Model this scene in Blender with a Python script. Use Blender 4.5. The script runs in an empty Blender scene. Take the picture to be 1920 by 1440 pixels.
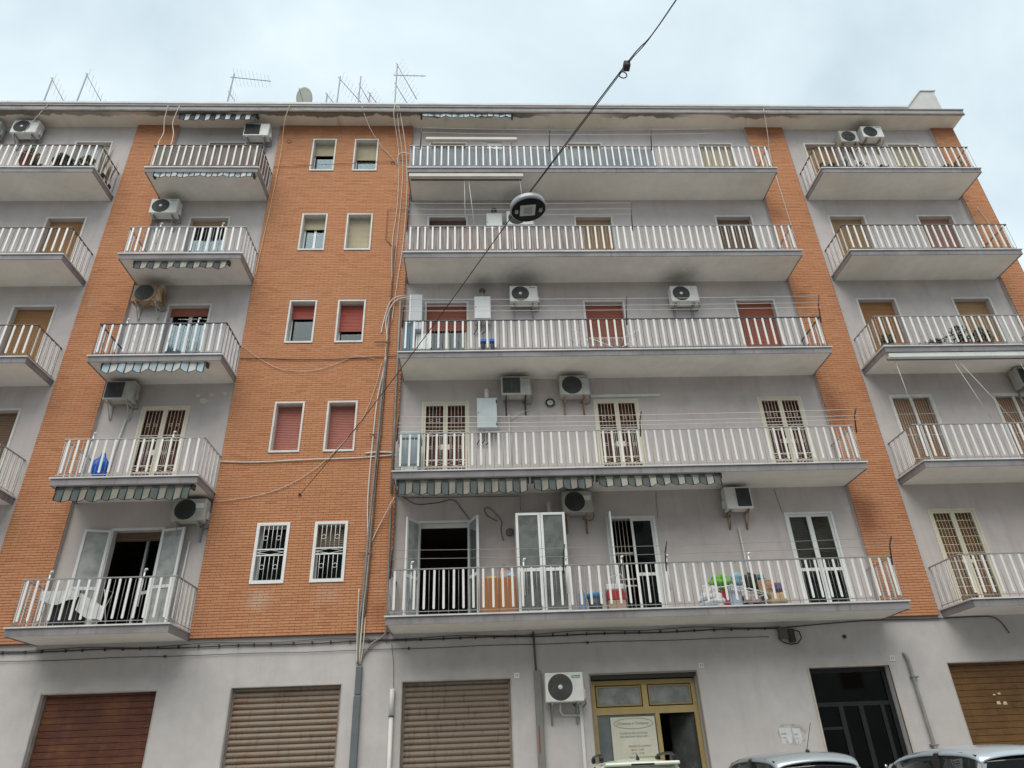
import bpy, bmesh, math, random
from mathutils import Matrix, Vector
random.seed(7)
R = math.radians
scene = bpy.context.scene
col = scene.collection

# ------------------------------------------------------------------ camera
cam_data = bpy.data.cameras.new('camera')
cam = bpy.data.objects.new('camera', cam_data)
col.objects.link(cam)
YAW, PITCH, ROLL = 0.05647, 0.50781, -0.04181
fwd = Vector((math.sin(YAW)*math.cos(PITCH), math.cos(YAW)*math.cos(PITCH), math.sin(PITCH)))
rgt = Vector((math.cos(YAW), -math.sin(YAW), 0.0))
upv = rgt.cross(fwd)
r2 = math.cos(ROLL)*rgt + math.sin(ROLL)*upv
u2 = -math.sin(ROLL)*rgt + math.cos(ROLL)*upv
m = Matrix((( r2.x, u2.x, -fwd.x, 0.0), (r2.y, u2.y, -fwd.y, -15.788), (r2.z, u2.z, -fwd.z, 1.45), (0, 0, 0, 1)))
cam.matrix_world = m
cam_data.sensor_width = 36.0
cam_data.lens = 36.0*1306.41/1920.0
cam_data.clip_end = 3000
scene.camera = cam

# ------------------------------------------------------------------ sky and sun
SUN_EL, SUN_AZ = R(56), R(196)      # azimuth clockwise from +y: the light comes from the street side
world = bpy.data.worlds.new('World')
scene.world = world
world.use_nodes = True
wt = world.node_tree
wt.nodes.clear()
def wn(t, **k):
    n = wt.nodes.new(t)
    for a, b in k.items(): setattr(n, a, b)
    return n
out = wn('ShaderNodeOutputWorld'); bg = wn('ShaderNodeBackground')
bg.inputs['Strength'].default_value = 0.1
sky = wn('ShaderNodeTexSky', sky_type='NISHITA')
sky.sun_disc = False; sky.sun_elevation = SUN_EL; sky.sun_rotation = SUN_AZ
tc = wn('ShaderNodeTexCoord'); sep = wn('ShaderNodeSeparateXYZ')
wt.links.new(tc.outputs['Generated'], sep.inputs[0])
zz = wn('ShaderNodeMath', operation='MAXIMUM'); zz.inputs[1].default_value = 0.0
wt.links.new(sep.outputs['Z'], zz.inputs[0])
za = wn('ShaderNodeMath', operation='ADD'); za.inputs[1].default_value = 0.35
wt.links.new(zz.outputs[0], za.inputs[0])
dx = wn('ShaderNodeMath', operation='DIVIDE'); dy = wn('ShaderNodeMath', operation='DIVIDE')
wt.links.new(sep.outputs['X'], dx.inputs[0]); wt.links.new(za.outputs[0], dx.inputs[1])
wt.links.new(sep.outputs['Y'], dy.inputs[0]); wt.links.new(za.outputs[0], dy.inputs[1])
cxy = wn('ShaderNodeCombineXYZ'); cxy.inputs[2].default_value = 3.1
wt.links.new(dx.outputs[0], cxy.inputs[0]); wt.links.new(dy.outputs[0], cxy.inputs[1])
n1 = wn('ShaderNodeTexNoise'); n1.inputs['Scale'].default_value = 1.9; n1.inputs['Detail'].default_value = 6; n1.inputs['Roughness'].default_value = 0.5
n1.inputs['Distortion'].default_value = 0.35
wt.links.new(cxy.outputs[0], n1.inputs['Vector'])
rp = wn('ShaderNodeValToRGB')
rp.color_ramp.elements[0].position = 0.33; rp.color_ramp.elements[0].color = (3.2, 4.0, 4.5, 1)
rp.color_ramp.elements[1].position = 0.66; rp.color_ramp.elements[1].color = (5.75, 6.5, 6.9, 1)
e = rp.color_ramp.elements.new(0.5); e.color = (4.45, 5.25, 5.65, 1)
wt.links.new(n1.outputs['Fac'], rp.inputs[0])
mx = wn('ShaderNodeMixRGB'); mx.inputs[0].default_value = 0.93
wt.links.new(sky.outputs[0], mx.inputs[1]); wt.links.new(rp.outputs[0], mx.inputs[2])
wt.links.new(mx.outputs[0], bg.inputs['Color']); wt.links.new(bg.outputs[0], out.inputs[0])

sun_data = bpy.data.lights.new('sun', 'SUN')
sun_data.energy = 1.5; sun_data.angle = R(55); sun_data.color = (1.0, 0.94, 0.85)
sun = bpy.data.objects.new('sun', sun_data); col.objects.link(sun)
sd = Vector((math.sin(SUN_AZ)*math.cos(SUN_EL), math.cos(SUN_AZ)*math.cos(SUN_EL), math.sin(SUN_EL)))
sun.rotation_euler = sd.to_track_quat('Z', 'Y').to_euler()
sun.location = (0, -30, 40)

scene.cycles.diffuse_bounces = 3; scene.cycles.max_bounces = 8
vs = scene.view_settings
vs.view_transform = 'Standard'; vs.look = 'None'; vs.exposure = 0.76; vs.gamma = 1.0; vs.use_curve_mapping = False

# ------------------------------------------------------------------ helpers
class MB:
    def __init__(s): s.v = []; s.f = []; s.mi = []; s.sm = []
    def face(s, idx, mi=0, sm=False): s.f.append(tuple(idx)); s.mi.append(mi); s.sm.append(sm)
    def quad(s, a, b, c, d, mi=0):
        n = len(s.v); s.v += [tuple(a), tuple(b), tuple(c), tuple(d)]; s.face((n, n+1, n+2, n+3), mi)
    def poly(s, pts, mi=0):
        n = len(s.v); s.v += [tuple(p) for p in pts]; s.face(range(n, n+len(pts)), mi)
    def box(s, x0, x1, y0, y1, z0, z1, mi=0):
        n = len(s.v)
        s.v += [(x0,y0,z0),(x1,y0,z0),(x1,y1,z0),(x0,y1,z0),(x0,y0,z1),(x1,y0,z1),(x1,y1,z1),(x0,y1,z1)]
        for q in ((0,3,2,1),(4,5,6,7),(0,1,5,4),(1,2,6,5),(2,3,7,6),(3,0,4,7)): s.face([n+i for i in q], mi)
        return s
    def bbox(s, x0, x1, y0, y1, z0, z1, b=0.02, mi=0, seg=2):
        bm = bmesh.new()
        bmesh.ops.create_cube(bm, size=1.0)
        for v in bm.verts:
            v.co = Vector((x0+(v.co.x+.5)*(x1-x0), y0+(v.co.y+.5)*(y1-y0), z0+(v.co.z+.5)*(z1-z0)))
        bmesh.ops.bevel(bm, geom=bm.edges[:], offset=b, segments=seg, affect='EDGES', profile=0.5)
        s.addbm(bm, mi); bm.free(); return s
    def addbm(s, bm, mi=0, sm=False):
        n = len(s.v); bm.verts.index_update()
        s.v += [tuple(v.co) for v in bm.verts]
        for f in bm.faces: s.face([n+v.index for v in f.verts], mi, sm)
    def prism(s, pts, off, mi=0, sm=False):
        off = Vector(off); n = len(s.v); k = len(pts)
        s.v += [tuple(p) for p in pts] + [tuple(Vector(p)+off) for p in pts]
        s.face(range(n+k-1, n-1, -1), mi); s.face(range(n+k, n+2*k), mi)
        for i in range(k):
            j = (i+1) % k; s.face((n+i, n+j, n+k+j, n+k+i), mi, sm)
        return s
    def tube(s, pts, r, n=6, mi=0, cap=True):
        P = [Vector(p) for p in pts]; base = len(s.v); prev = None
        rr = r if isinstance(r, (list, tuple)) else [r]*len(P)
        for i, p in enumerate(P):
            t = (P[min(i+1, len(P)-1)] - P[max(i-1, 0)])
            t = t.normalized() if t.length > 1e-9 else Vector((0,0,1))
            if prev is None:
                a = Vector((0,0,1)) if abs(t.z) < .9 else Vector((1,0,0))
                prev = t.cross(a).normalized()
            prev = (prev - t*prev.dot(t))
            prev = prev.normalized() if prev.length > 1e-6 else t.orthogonal().normalized()
            b = t.cross(prev)
            for k in range(n):
                a = 2*math.pi*k/n
                s.v.append(tuple(p + rr[i]*(math.cos(a)*prev + math.sin(a)*b)))
        for i in range(len(P)-1):
            for k in range(n):
                k2 = (k+1) % n
                s.face((base+i*n+k, base+i*n+k2, base+(i+1)*n+k2, base+(i+1)*n+k), mi, True)
        if cap:
            s.face(range(base+n-1, base-1, -1), mi)
            e = base+(len(P)-1)*n; s.face(range(e, e+n), mi)
        return s
    def lathe(s, c, prof, n=16, axis='z', mi=0, sm=True):
        base = len(s.v)
        for (r, h) in prof:
            for k in range(n):
                a = 2*math.pi*k/n; u, w = r*math.cos(a), r*math.sin(a)
                s.v.append((c[0]+u, c[1]+w, c[2]+h) if axis == 'z' else (c[0]+u, c[1]+h, c[2]+w) if axis == 'y' else (c[0]+h, c[1]+u, c[2]+w))
        for i in range(len(prof)-1):
            for k in range(n):
                k2 = (k+1) % n; s.face((base+i*n+k, base+i*n+k2, base+(i+1)*n+k2, base+(i+1)*n+k), mi, sm)
        if prof[0][0] > 1e-6: s.face(range(base+n-1, base-1, -1), mi)
        if prof[-1][0] > 1e-6: e = base+(len(prof)-1)*n; s.face(range(e, e+n), mi)
        return s
    def mesh(s, name, mats, fix=True):
        me = bpy.data.meshes.new(name)
        me.from_pydata(s.v, [], s.f)
        for mt in (mats if isinstance(mats, (list, tuple)) else [mats]): me.materials.append(mt)
        me.polygons.foreach_set('material_index', s.mi)
        me.polygons.foreach_set('use_smooth', s.sm)
        if fix:
            bm = bmesh.new(); bm.from_mesh(me); bmesh.ops.recalc_face_normals(bm, faces=bm.faces); bm.to_mesh(me); bm.free()
        me.update(); return me
    def build(s, name, mats, parent=None, fix=True): return link(name, s.mesh(name, mats, fix), parent)

WLOC = {}
def attach(o, parent):
    if parent is not None:
        o.parent = parent
        o.matrix_parent_inverse = Matrix.Translation(-WLOC.get(parent.name, Vector((0,0,0))))
def link(name, me, parent=None, loc=None):
    o = bpy.data.objects.new(name, me); col.objects.link(o)
    if loc is not None: o.location = loc
    attach(o, parent); return o
def tag(o, label, cat=None, group=None, kind=None):
    if label: o['label'] = label
    if cat: o['category'] = cat
    if group: o['group'] = group
    if kind: o['kind'] = kind
    return o
def empty(name, loc=(0,0,0), parent=None):
    o = bpy.data.objects.new(name, None); col.objects.link(o)
    o.empty_display_size = 0.2; o.location = loc
    attach(o, parent); WLOC[o.name] = Vector(loc); return o
def thing(name, loc, label, cat, group=None): return tag(empty(name, loc), label, cat, group)

# ------------------------------------------------------------------ materials
MATS = {}
def nodes_of(name):
    mt = bpy.data.materials.new(name); mt.use_nodes = True
    nt = mt.node_tree; bs = nt.nodes['Principled BSDF']
    return mt, nt, bs
def N(nt, t, **k):
    n = nt.nodes.new(t)
    for a, b in k.items(): setattr(n, a, b)
    return n
def setin(nt, sock, v):
    if isinstance(v, (int, float, tuple)): sock.default_value = v
    else: nt.links.new(v, sock)
def mth(nt, op, a, b=0.0, c=None):
    n = N(nt, 'ShaderNodeMath', operation=op); setin(nt, n.inputs[0], a); setin(nt, n.inputs[1], b)
    if c is not None: setin(nt, n.inputs[2], c)
    return n.outputs[0]
def mixc(nt, f, a, b, mode='MIX'):
    n = N(nt, 'ShaderNodeMixRGB', blend_type=mode); setin(nt, n.inputs[0], f)
    for i, q in ((1, a), (2, b)): setin(nt, n.inputs[i], q if not (isinstance(q, tuple) and len(q) == 3) else q+(1,))
    return n.outputs[0]
def noise(nt, vec, scale, detail=3, rough=.55, dist=0.0):
    n = N(nt, 'ShaderNodeTexNoise'); n.inputs['Scale'].default_value = scale; n.inputs['Detail'].default_value = detail
    n.inputs['Roughness'].default_value = rough; n.inputs['Distortion'].default_value = dist
    nt.links.new(vec, n.inputs['Vector']); return n.outputs['Fac']
def mapr(nt, v, a, b, c=0.0, d=1.0):
    n = N(nt, 'ShaderNodeMapRange'); n.interpolation_type = 'SMOOTHSTEP'
    setin(nt, n.inputs[0], v)
    for i, q in enumerate((a, b, c, d)): n.inputs[i+1].default_value = q
    return n.outputs[0]
def position(nt): return N(nt, 'ShaderNodeNewGeometry').outputs['Position']
def scaled(nt, vec, sc):
    n = N(nt, 'ShaderNodeVectorMath', operation='MULTIPLY'); nt.links.new(vec, n.inputs[0]); n.inputs[1].default_value = sc
    return n.outputs[0]
def bump(nt, bs, h, strength, dist):
    n = N(nt, 'ShaderNodeBump'); n.inputs['Strength'].default_value = strength; n.inputs['Distance'].default_value = dist
    nt.links.new(h, n.inputs['Height']); nt.links.new(n.outputs[0], bs.inputs['Normal'])
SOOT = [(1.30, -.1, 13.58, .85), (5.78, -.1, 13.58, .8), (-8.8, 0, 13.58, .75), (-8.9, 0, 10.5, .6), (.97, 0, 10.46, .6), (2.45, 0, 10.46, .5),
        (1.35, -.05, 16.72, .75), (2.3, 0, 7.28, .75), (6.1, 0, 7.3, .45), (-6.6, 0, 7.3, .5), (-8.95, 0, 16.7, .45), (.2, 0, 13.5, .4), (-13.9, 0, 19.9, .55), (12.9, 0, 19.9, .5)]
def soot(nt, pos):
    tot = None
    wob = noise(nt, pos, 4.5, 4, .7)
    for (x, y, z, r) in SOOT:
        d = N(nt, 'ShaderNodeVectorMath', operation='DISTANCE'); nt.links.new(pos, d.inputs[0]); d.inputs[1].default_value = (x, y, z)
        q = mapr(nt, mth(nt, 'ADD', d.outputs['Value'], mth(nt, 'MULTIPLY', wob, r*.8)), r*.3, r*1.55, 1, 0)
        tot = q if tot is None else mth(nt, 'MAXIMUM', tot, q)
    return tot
def paint(name, c, rough=.55, var=.07, scale=2.5, metal=0.0, spec=.4, streak=0.0, fine=.04, bmp=0.0, bscale=60, rust=0.0, rustc=(.16, .07, .03)):
    if name in MATS: return MATS[name]
    mt, nt, bs = nodes_of(name); pos = position(nt)
    f = noise(nt, pos, scale, 4)
    k = mapr(nt, f, .3, .7, 1-var, 1+var)
    if fine: k = mth(nt, 'MULTIPLY', k, mapr(nt, noise(nt, pos, 45, 3), .25, .75, 1-fine, 1+fine))
    if streak:
        s = noise(nt, scaled(nt, pos, (5, 4, .45)), 1.6, 4)
        k = mth(nt, 'MULTIPLY', k, mapr(nt, s, .52, .8, 1, 1-streak))
    cc = N(nt, 'ShaderNodeVectorMath', operation='SCALE'); cc.inputs[0].default_value = c; nt.links.new(k, cc.inputs['Scale'])
    colr = cc.outputs[0]
    if rust:
        rm = mapr(nt, noise(nt, scaled(nt, pos, (1, 1, .6)), 7, 4, .65), .72-rust, .86-rust*.8)
        colr = mixc(nt, rm, colr, rustc)
    nt.links.new(colr, bs.inputs['Base Color'])
    bs.inputs['Roughness'].default_value = rough; bs.inputs['Metallic'].default_value = metal
    bs.inputs['Specular IOR Level'].default_value = spec
    if bmp: bump(nt, bs, noise(nt, pos, bscale, 4), bmp, .01)
    MATS[name] = mt; return mt
def plaster(name, c, sooty=True, streak=.12, soffit=False, cornice=False, grime=0.0):
    if name in MATS: return MATS[name]
    mt, nt, bs = nodes_of(name); pos = position(nt)
    k = mapr(nt, noise(nt, pos, .55, 4, .6), .3, .72, .90, 1.07)
    k = mth(nt, 'MULTIPLY', k, mapr(nt, noise(nt, pos, 4.0, 4, .6), .3, .7, .965, 1.03))
    if streak:
        s = noise(nt, scaled(nt, pos, (2.6, 2.6, .22)), 1.7, 4, .6)
        k = mth(nt, 'MULTIPLY', k, mapr(nt, s, .5, .8, 1, 1-streak))
    cc = N(nt, 'ShaderNodeVectorMath', operation='SCALE'); cc.inputs[0].default_value = c; nt.links.new(k, cc.inputs['Scale'])
    colr = cc.outputs[0]
    pat = mapr(nt, noise(nt, pos, .33, 3, .5), .45, .7)
    colr = mixc(nt, mth(nt, 'MULTIPLY', pat, .35), colr, (c[0]*1.02, c[1]*.985, c[2]*.94))
    if soffit:   # damp marks along the slab edges
        dm = mapr(nt, noise(nt, pos, 1.4, 4, .65, .6), .62, .74)
        colr = mixc(nt, mth(nt, 'MULTIPLY', dm, .16), colr, (c[0]*.78, c[1]*.73, c[2]*.6))
    if cornice:  # old water stains and peeled paint behind the drip edge
        sx = N(nt, 'ShaderNodeSeparateXYZ'); nt.links.new(pos, sx.inputs[0])
        edge = mth(nt, 'ADD', sx.outputs['Y'], mth(nt, 'MULTIPLY', mth(nt, 'SUBTRACT', noise(nt, scaled(nt, pos, (1, .15, 1)), 1.15, 4, .62), .5), .62))
        amount = mapr(nt, noise(nt, pos, .23, 2), .40, .52)
        st = mth(nt, 'MULTIPLY', mapr(nt, edge, -.41, -.35, 1, 0), amount)
        dk = mixc(nt, noise(nt, pos, 9, 4), (.06, .05, .04), (.22, .19, .15))
        colr = mixc(nt, mth(nt, 'MULTIPLY', st, .85), colr, dk)
        run = mth(nt, 'MULTIPLY', mapr(nt, noise(nt, scaled(nt, pos, (1, .2, 1)), 1.3, 3), .58, .68), amount)
        colr = mixc(nt, mth(nt, 'MULTIPLY', run, .35), colr, (.2, .16, .11))
    if grime:
        g = mapr(nt, noise(nt, scaled(nt, pos, (1, 1, .6)), 2.2, 4, .7), .5, .75)
        colr = mixc(nt, mth(nt, 'MULTIPLY', g, grime), colr, (c[0]*.45, c[1]*.43, c[2]*.4))
    if sooty:
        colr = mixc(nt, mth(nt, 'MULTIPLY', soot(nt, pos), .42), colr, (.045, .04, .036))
    nt.links.new(colr, bs.inputs['Base Color'])
    bs.inputs['Roughness'].default_value = .88; bs.inputs['Specular IOR Level'].default_value = .2
    bump(nt, bs, mth(nt, 'ADD', noise(nt, pos, 70, 3), mth(nt, 'MULTIPLY', noise(nt, pos, 4, 3), 2.0)), .25, .006)
    MATS[name] = mt; return mt
BW, BH = 0.25, 0.0605     # brick lattice
def brick_mat():
    mt, nt, bs = nodes_of('brick_clay'); pos = position(nt)
    sx = N(nt, 'ShaderNodeSeparateXYZ'); nt.links.new(pos, sx.inputs[0])
    course = mth(nt, 'FLOOR', mth(nt, 'DIVIDE', sx.outputs['Z'], BH))
    odd = mth(nt, 'MULTIPLY', mth(nt, 'FLOORED_MODULO', course, 2.0), .5)
    bx = mth(nt, 'FLOOR', mth(nt, 'ADD', mth(nt, 'DIVIDE', sx.outputs['X'], BW), odd))
    cv = N(nt, 'ShaderNodeCombineXYZ'); nt.links.new(bx, cv.inputs[0]); nt.links.new(course, cv.inputs[1])
    w = N(nt, 'ShaderNodeTexWhiteNoise', noise_dimensions='3D'); nt.links.new(cv.outputs[0], w.inputs['Vector'])
    rp = N(nt, 'ShaderNodeValToRGB'); nt.links.new(w.outputs['Value'], rp.inputs[0])
    cr = rp.color_ramp
    cr.elements[0].position = 0; cr.elements[0].color = (.46, .20, .102, 1)
    cr.elements[1].position = 1; cr.elements[1].color = (.58, .29, .16, 1)
    for p_, c_ in ((.1, (.53, .238, .122, 1)), (.5, (.55, .258, .132, 1)), (.88, (.56, .27, .142, 1))):
        q = cr.elements.new(p_); q.color = c_
    colr = rp.outputs[0]
    colr = mixc(nt, mapr(nt, noise(nt, pos, .5, 4, .6), .35, .7, 0, .3), colr, (.48, .225, .125))
    # damp blotches by noise; bricks also darken raggedly towards the cornice
    blot = mapr(nt, noise(nt, scaled(nt, pos, (1.2, 1, .45)), 1.1, 4, .6, .4), .60, .74)
    colr = mixc(nt, mth(nt, 'MULTIPLY', blot, .2), colr, (.24, .085, .045))
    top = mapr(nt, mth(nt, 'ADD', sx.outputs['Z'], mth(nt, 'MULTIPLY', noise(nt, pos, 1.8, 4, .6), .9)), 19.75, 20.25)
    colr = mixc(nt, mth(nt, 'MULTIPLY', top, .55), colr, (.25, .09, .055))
    # damp stains left by drips off the balcony ends, paler bloom under the lowest windows
    for (x_, z_, rx, rz_, cc_, am) in ((9.2,9.25,.55,.95,(.20,.075,.045),.62), (9.25,6.5,.62,.95,(.20,.075,.045),.66), (9.15,12.85,.5,.6,(.24,.09,.05),.5), (9.2,16.1,.5,.5,(.26,.10,.055),.42), (9.6,19.6,.8,.5,(.22,.09,.055),.5), (-2.2,4.6,.35,.5,(.26,.09,.05),.5), (-9.7,12.4,.5,.8,(.30,.11,.06),.35), (-4.85,4.95,.5,.35,(.62,.47,.37),.55), (-3.4,5.0,.5,.35,(.60,.42,.32),.4), (-4.75,13.0,.6,.5,(.58,.38,.27),.3)):
        ex = mth(nt, 'DIVIDE', mth(nt, 'SUBTRACT', sx.outputs['X'], x_), rx); ez = mth(nt, 'DIVIDE', mth(nt, 'SUBTRACT', sx.outputs['Z'], z_), rz_)
        dd = mth(nt, 'SQRT', mth(nt, 'ADD', mth(nt, 'MULTIPLY', ex, ex), mth(nt, 'MULTIPLY', ez, ez)))
        if 'wobble' not in locals(): wobble = mth(nt, 'MULTIPLY', noise(nt, pos, 2.6, 4, .7), 1.1)
        colr = mixc(nt, mapr(nt, mth(nt, 'ADD', dd, wobble), .55, 1.5, am, 0), colr, cc_)
    # pale salt bloom below the sills
    bloom = mapr(nt, noise(nt, scaled(nt, pos, (2.2, 1, .5)), 1.6, 4, .6), .60, .75)
    colr = mixc(nt, mth(nt, 'MULTIPLY', bloom, .25), colr, (.62, .42, .30))
    colr = mixc(nt, mapr(nt, noise(nt, pos, 30, 3), .3, .7, 0, .12), colr, (.42, .18, .09))
    nt.links.new(colr, bs.inputs['Base Color']); bs.inputs['Roughness'].default_value = .85; bs.inputs['Specular IOR Level'].default_value = .2
    bump(nt, bs, noise(nt, pos, 90, 3), .35, .004)
    return mt
def rusty_shutter(name, c1, c2, amount):
    if name in MATS: return MATS[name]
    mt, nt, bs = nodes_of(name); pos = position(nt)
    a = noise(nt, scaled(nt, pos, (1, 1, .45)), 1.7, 4, .65, .3)
    b = noise(nt, scaled(nt, pos, (1.2, 1, 9)), 2.0, 4, .6)
    f = mapr(nt, mth(nt, 'ADD', mth(nt, 'MULTIPLY', a, .6), mth(nt, 'MULTIPLY', b, .4)), .60-amount, .82-amount)
    colr = mixc(nt, f, c1, c2)
    colr = mixc(nt, mapr(nt, noise(nt, scaled(nt, pos, (6, 1, 1.2)), 2.2, 4), .52, .75, 0, .45), colr, (c2[0]*.45, c2[1]*.42, c2[2]*.42))
    colr = mixc(nt, mapr(nt, noise(nt, pos, 38, 4), .4, .75, 0, .25), colr, (c2[0]*.6, c2[1]*.5, c2[2]*.4))
    nt.links.new(colr, bs.inputs['Base Color']); bs.inputs['Roughness'].default_value = .6
    bs.inputs['Specular IOR Level'].default_value = .35
    MATS[name] = mt; return mt
def glass_mat(name, tint=(.55, .62, .62), refl=1.0, frost=0.0):
    if name in MATS: return MATS[name]
    mt = bpy.data.materials.new(name); mt.use_nodes = True; nt = mt.node_tree; nt.nodes.clear()
    o = N(nt, 'ShaderNodeOutputMaterial'); tr = N(nt, 'ShaderNodeBsdfTransparent'); tr.inputs[0].default_value = tint+(1,)
    gl = N(nt, 'ShaderNodeBsdfGlossy'); gl.inputs['Roughness'].default_value = .03; gl.inputs[0].default_value = (.9, .95, .97, 1)
    fr = N(nt, 'ShaderNodeFresnel'); fr.inputs[0].default_value = 1.6
    mxs = N(nt, 'ShaderNodeMixShader'); nt.links.new(mth(nt, 'MULTIPLY', fr.outputs[0], refl), mxs.inputs[0])
    nt.links.new(tr.outputs[0], mxs.inputs[1]); nt.links.new(gl.outputs[0], mxs.inputs[2])
    last = mxs.outputs[0]
    if frost:
        df = N(nt, 'ShaderNodeBsdfDiffuse'); df.inputs[0].default_value = (.55, .56, .54, 1)
        pos = position(nt)
        m2 = N(nt, 'ShaderNodeMixShader'); nt.links.new(mth(nt, 'MULTIPLY', mapr(nt, noise(nt, pos, 3.5, 4), .3, .7, .6, 1.0), frost), m2.inputs[0])
        nt.links.new(last, m2.inputs[1]); nt.links.new(df.outputs[0], m2.inputs[2]); last = m2.outputs[0]
    nt.links.new(last, o.inputs[0]); MATS[name] = mt; return mt
def leaf_mat(name, c):
    if name in MATS: return MATS[name]
    mt, nt, bs = nodes_of(name)
    g = N(nt, 'ShaderNodeNewGeometry')
    nt.links.new(mixc(nt, g.outputs['Random Per Island'], (c[0]*.5, c[1]*.5, c[2]*.5), (c[0]*1.5, c[1]*1.4, c[2]*1.3)), bs.inputs['Base Color'])
    bs.inputs['Roughness'].default_value = .55; MATS[name] = mt; return mt

WALL = plaster('wall_plaster', (.545, .49, .472), streak=.14)
GWALL = plaster('ground_floor_plaster', (.545, .517, .508), sooty=False, streak=.09, grime=.12)
SOFFIT = plaster('soffit_plaster', (.82, .785, .72), soffit=True, streak=0)
CORN = plaster('cornice_plaster', (.80, .72, .61), cornice=True, streak=0)
FASCIA = paint('fascia_grey', (.255, .238, .243), .75, .16, 1.5, streak=.35, fine=.05)
MARBLE = paint('marble_edge', (.62, .61, .60), .45, .12, 2.5)
BRICK = brick_mat()
MORTAR = paint('mortar', (.30, .165, .105), .95, .2, 3)
TRIM = paint('window_trim_stone', (.66, .64, .60), .6, .08, 3, streak=.12)
WHITEP = paint('white_paint', (.78, .78, .76), .45, .05, 3, streak=.08)
ALU = paint('white_aluminium', (.74, .745, .73), .35, .05, 2, spec=.5)
CREAM = paint('cream_enamel', (.66, .60, .47), .45, .05, 3)
BAL = paint('baluster_white', (.76, .75, .725), .4, .05, 2.2, spec=.5, rust=.02, rustc=(.42, .30, .2))
RAILG = paint('rail_grey', (.30, .30, .31), .5, .12, 4, metal=.2)
RAILD = paint('rail_dark', (.075, .085, .10), .5, .2, 4, rust=.06)
RAILB = paint('rail_brown', (.15, .12, .10), .6, .2, 4, rust=.08)
DARKM = paint('dark_metal', (.05, .05, .05), .5, .2, 5)
GALV = paint('galvanised_metal', (.30, .31, .32), .45, .12, 4, metal=.5)
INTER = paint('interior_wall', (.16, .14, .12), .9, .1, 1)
GLASS = glass_mat('window_glass', (.82,.86,.86), .6)
GLASSD = glass_mat('window_glass_reflecting', (.35, .42, .45), .55)
FROST = glass_mat('frosted_glass', (.5, .55, .55), .8, .75)
# ------------------------------------------------------------------ ground
def FZ(k): return 1.159 + 3.15*k
ASPH = paint('asphalt', (.26, .255, .25), .9, .15, 1.2, fine=.12, bmp=.5, bscale=120)
PAVE = paint('pavement_concrete', (.46, .45, .42), .9, .12, 1.5, fine=.08)
b = MB(); b.quad((-400,-400,-.02),(400,-400,-.02),(400,400,-.02),(-400,400,-.02))
tag(b.build('ground', PAVE), 'grey ground around the street', None, None, 'structure')
b = MB(); b.quad((-120,-22,0),(120,-22,0),(120,-1.25,0),(-120,-1.25,0)); tag(b.build('road', ASPH), 'grey asphalt street in front of the block', None, None, 'structure')
b = MB(); b.box(-60, 60, -1.1, .2, -.01, .13); b.box(-60, 60, -1.25, -1.1, -.015, .125)
tag(b.build('pavement', PAVE), 'raised concrete pavement along the facade', None, None, 'structure')

# ------------------------------------------------------------------ the apartment block
XL, XR = -20.0, 16.15
BLD = thing('apartment_building', (0, 0, 0), 'five-storey grey apartment block with orange brick strips and white-railed balconies', 'building')
SH = .047      # shutter slat pitch
doors = []     # (x0, x1, floor, kind, dict)
def D(x0, x1, k, kind, **q): doors.append((x0, x1, k, kind, q))
WHT = (.58,.575,.55)
BRN, TAN, ORB, RED, CRM, PNK, DKB = ((.20,.12,.075), (.38,.24,.12), (.36,.18,.07), (.36,.115,.07), (.52,.44,.30), (.36,.19,.15), (.13,.085,.06))
for (x0, x1, key) in ((-16.7,-15.5,'A0'), (-12.5,-11.34,'A1'), (-8.41,-7.22,'B'), (-1.43,-.22,'M1'), (2.98,4.16,'M2'), (7.30,8.48,'M3'), (10.85,12.03,'D1'), (13.67,14.84,'D2')):
    tab = {
     'A0': [('sh',ORB,1),('sh',BRN,1),('sh',ORB,1),('sh',ORB,1),('sh',WHT,1)],
     'A1': [('sh',BRN,1),('sh',BRN,1),('sh',ORB,1),('sh',ORB,1),('sh',WHT,1)],
     'B':  [('open',None,0),('gr',None,0),('sh',RED,.12),('sh',TAN,.10),('sh',BRN,1)],
     'M1': [('openw',None,0),('gr',None,0),('sh',RED,.36),('sh',DKB,.9),('sh',CRM,1)],
     'M2': [('half',None,0),('gr',None,0),('sh',RED,1),('sh',TAN,1),('sh',CRM,1)],
     'M3': [('alu',None,0),('gr',None,0),('sh',RED,1),('sh',BRN,.93),('sh',CRM,.98)],
     'D1': [('grid',None,0),('bars',None,0),('sh',ORB,1),('sh',TAN,1),('sh',TAN,1)],
     'D2': [('grid',None,0),('bars',None,0),('sh',TAN,1),('sh',PNK,1),('sh',CRM,1)]}[key]
    for k in range(1, 6): D(x0, x1, k, tab[k-1][0], c=tab[k-1][1], f=tab[k-1][2], key=key)
WX = [(-5.103,-4.358), (-3.791,-3.036)]
win_z = lambda k: (FZ(k)+.971, FZ(k)+2.36)

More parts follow.
